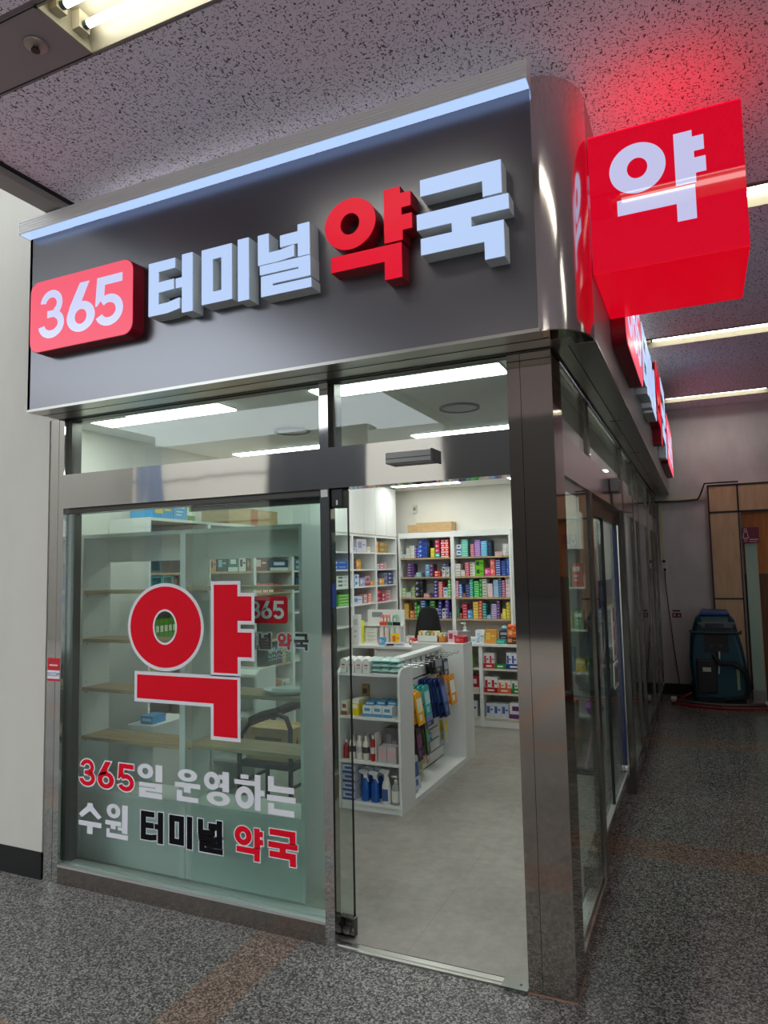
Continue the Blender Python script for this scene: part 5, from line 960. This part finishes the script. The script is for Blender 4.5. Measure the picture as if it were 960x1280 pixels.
B('pane', (1.03, 1.16, YE-.10, YE-.085, .02, 1.94), FROST, t); B('foot', (1.02, 1.17, YE-.11, YE-.075, 0, .12), ALU, t); B('edge_trim', (1.16, 1.168, YE-.105, YE-.08, .02, 1.94), mat((206, 176, 130), .5), t)
t = T('restroom_sign', 'maroon restroom sign with white outlined figure', 'sign', (1.1, YE-.11, 1.94))
B('plate', (1.0, 1.195, YE-.145, YE-.124, 1.945, 2.135), mat((112, 24, 54), .4), t)
m = MB(); y1, y2 = YE-.1465, YE-.145; m.hoop(ell(1.045, 2.105, .018, .018, 20), ell(1.045, 2.105, .013, .013, 20), 'y', y1, y2); 
m.hoop([(1.025, 2.08), (1.065, 2.08), (1.078, 2.0), (1.012, 2.0)], [(1.029, 2.076), (1.061, 2.076), (1.072, 2.005), (1.018, 2.005)], 'y', y1, y2); m.box(1.032, 1.036, y1, y2, 1.955, 2.0).box(1.054, 1.058, y1, y2, 1.955, 2.0)
m.build('figure', mat((236, 226, 228), .4), t); B('small_print', (1.085, 1.185, y1, y2, 1.978, 1.988), mat((220, 190, 200), .4), t); B('small_print', (1.085, 1.17, y1, y2, 1.955, 1.961), mat((220, 190, 200), .4), t)
t = T('wall_conduit', 'cream conduit running along end wall down to the socket', 'conduit', (.3, YE, 2.5))
MB().box(-.0, .60, YE-.03, YE, 2.53, 2.565).build('horizontal_run', mat((206, 198, 166), .5), t); MB().box(.03, .075, YE-.03, YE, 1.72, 2.53).build('vertical_run', mat((206, 198, 166), .5), t)
tag(MB().tube([(.0, YE-.04, 2.525), (.3, YE-.042, 2.522), (.52, YE-.042, 2.53), (.56, YE-.05, 2.60), (.61, YE-.11, 2.725), (.8, YE-.1, 2.728), (1.0, YE-.1, 2.726)], .011).build('power_cable', BLACK), 'black cable looping from conduit up over the plywood doorway', 'cable')
t = T('wall_socket', 'white double wall socket with plugs on the end wall', 'socket', (.075, YE-.02, 1.6))
B('plate', (.035, .115, YE-.02, YE, 1.60, 1.72), mat((220, 218, 210), .5), t); MB().cyl((.078, YE-.06, 1.625), (.078, YE-.02, 1.625), .018).cyl((.07, YE-.05, 1.735), (.07, YE-.02, 1.735), .02).build('plug', BLACK, t)
tag(MB().tube([(.078, YE-.06, 1.625), (.075, YE-.06, 1.5), (.10, YE-.07, 1.1), (.14, YE-.08, .6), (.18, YE-.1, .2), (.19, YE-.2, .03), (.22, YE-.3, .01), (.30, YE-.28, .05), (.33, YE-.25, .2), (.36, YE-.3, .24)], .006).build('socket_cable', BLACK), 'thin black cord hanging from the socket to the floor machine', 'cord')
t = T('notice_sticker', 'small maroon notice sticker low on the end wall', 'sticker', (.19, YE, .99))
B('sheet', (.137, .245, YE-.002, YE, .995, 1.055), mat((100, 32, 52), .5), t); B('heading', (.14, .235, YE-.002, YE, 1.072, 1.095), mat((120, 60, 76), .5), t)
MB().box(.155, .175, YE-.003, YE-.002, 1.01, 1.045).prism([(.2, 1.012), (.23, 1.012), (.215, 1.045)], 'y', YE-.003, YE-.002).build('symbol', mat((226, 214, 216), .5), t)

# ---- floor scrubber
t = T('floor_scrubber', 'dark teal walk behind floor scrubbing machine by the doorway', 'floor scrubber', (.65, 6.55, 0))
TEAL = mat((14, 66, 82), .4, name='teal_moulding'); TEALB = mat((24, 60, 130), .4, name='blue_lid')
out = [(.37, .10), (.33, .55), (.35, .82), (.42, 1.04), (.47, 1.09), (.78, 1.09), (.84, 1.02), (.91, .72), (.955, .38), (.965, .10)]
m = MB(); n_ = len(out); rings = [(6.34, .90), (6.40, 1.0), (6.75, 1.0), (6.95, .96), (7.0, .88)]; v = []
for y, s_ in rings: v += [(.65+(p[0]-.65)*s_, y, .1+(p[1]-.1)*(s_ if y < 6.8 else s_*.9)) for p in out]
fs = [tuple(range(n_)), tuple(range((len(rings)-1)*n_, len(rings)*n_))[::-1]]
for i in range(len(rings)-1):
    for k in range(n_): fs.append((i*n_+k, i*n_+(k+1) % n_, (i+1)*n_+(k+1) % n_, (i+1)*n_+k))
m.add(v, fs).build('body', TEAL, t, bevel=.02)
MB().prism([(.46, 1.075), (.80, 1.075), (.78, 1.115), (.49, 1.12)], 'y', 6.36, 6.95).build('lid', TEALB, t, bevel=.012)
MB().box(.47, .82, 6.285, 6.36, .93, 1.0).box(.44, .48, 6.27, 6.36, .965, .995).box(.81, .85, 6.27, 6.36, .965, .995).build('control_console', mat((84, 84, 86), .4), t, bevel=.01)
B('display', (.52, .72, 6.28, 6.285, .945, .985), mat((30, 34, 36), .2), t)
MB().tube([(.36, 6.33, .89), (.36, 6.28, .88), (.60, 6.26, .875), (.90, 6.28, .88), (.90, 6.33, .89)], .016).build('handle_bar', BLACK, t, smooth=True)
B('rear_recess', (.50, .76, 6.325, 6.35, .64, .86), BLACK, t); MB().cyl((.58, 6.31, .72), (.58, 6.33, .72), .02).cyl((.68, 6.31, .72), (.68, 6.33, .72), .018).build('knob', mat((50, 50, 52), .3), t)
MB().box(.40, .62, 6.30, 6.35, .16, .56).build('battery_housing', BLACK, t, bevel=.02); B('label', (.47, .56, 6.297, 6.30, .42, .47), mat((190, 190, 176), .5), t)
MB().tube([(.60, 6.31, .62), (.66, 6.26, .52), (.80, 6.24, .53), (.92, 6.26, .44), (.96, 6.28, .25), (.90, 6.32, .13), (.7, 6.34, .10)], .028, 10).build('drain_hose', RUBBER, t, smooth=True)
MB().tube([(.66, 6.30, .66), (.65, 6.29, .5), (.64, 6.28, .4)], .008).build('release_cord', mat((206, 206, 206), .4), t); B('level_gauge', (.83, .86, 6.31, 6.33, .22, .46), mat((150, 160, 120), .3), t)
MB().tube([(.12, 6.42, .05), (.35, 6.30, .05), (.65, 6.24, .05), (.95, 6.30, .05), (1.16, 6.42, .05)], .022, 8).build('squeegee_bar', mat((80, 78, 78), .4, .6), t)
MB().tube([(.11, 6.42, .018), (.35, 6.29, .018), (.65, 6.23, .018), (.95, 6.29, .018), (1.17, 6.42, .018)], .017, 8).build('squeegee_blade', mat((150, 32, 40), .5), t)
for x in (.13, 1.14): MB().cyl((x-.03, 6.41, .06), (x+.03, 6.41, .06), .035).build('roller', mat((170, 168, 160), .5), t, smooth=True)
for x in (.42, .86): MB().cyl((x-.03, 6.75, .11), (x+.03, 6.75, .11), .11, n=20).build('wheel', RUBBER, t, smooth=True)
MB().box(.40, .92, 6.38, 6.98, .03, .14).build('chassis', BLACK, t); MB().tube([(.34, 6.4, .15), (.26, 6.38, .11), (.2, 6.4, .06)], .012).build('squeegee_arm', mat((150, 36, 40), .5), t)
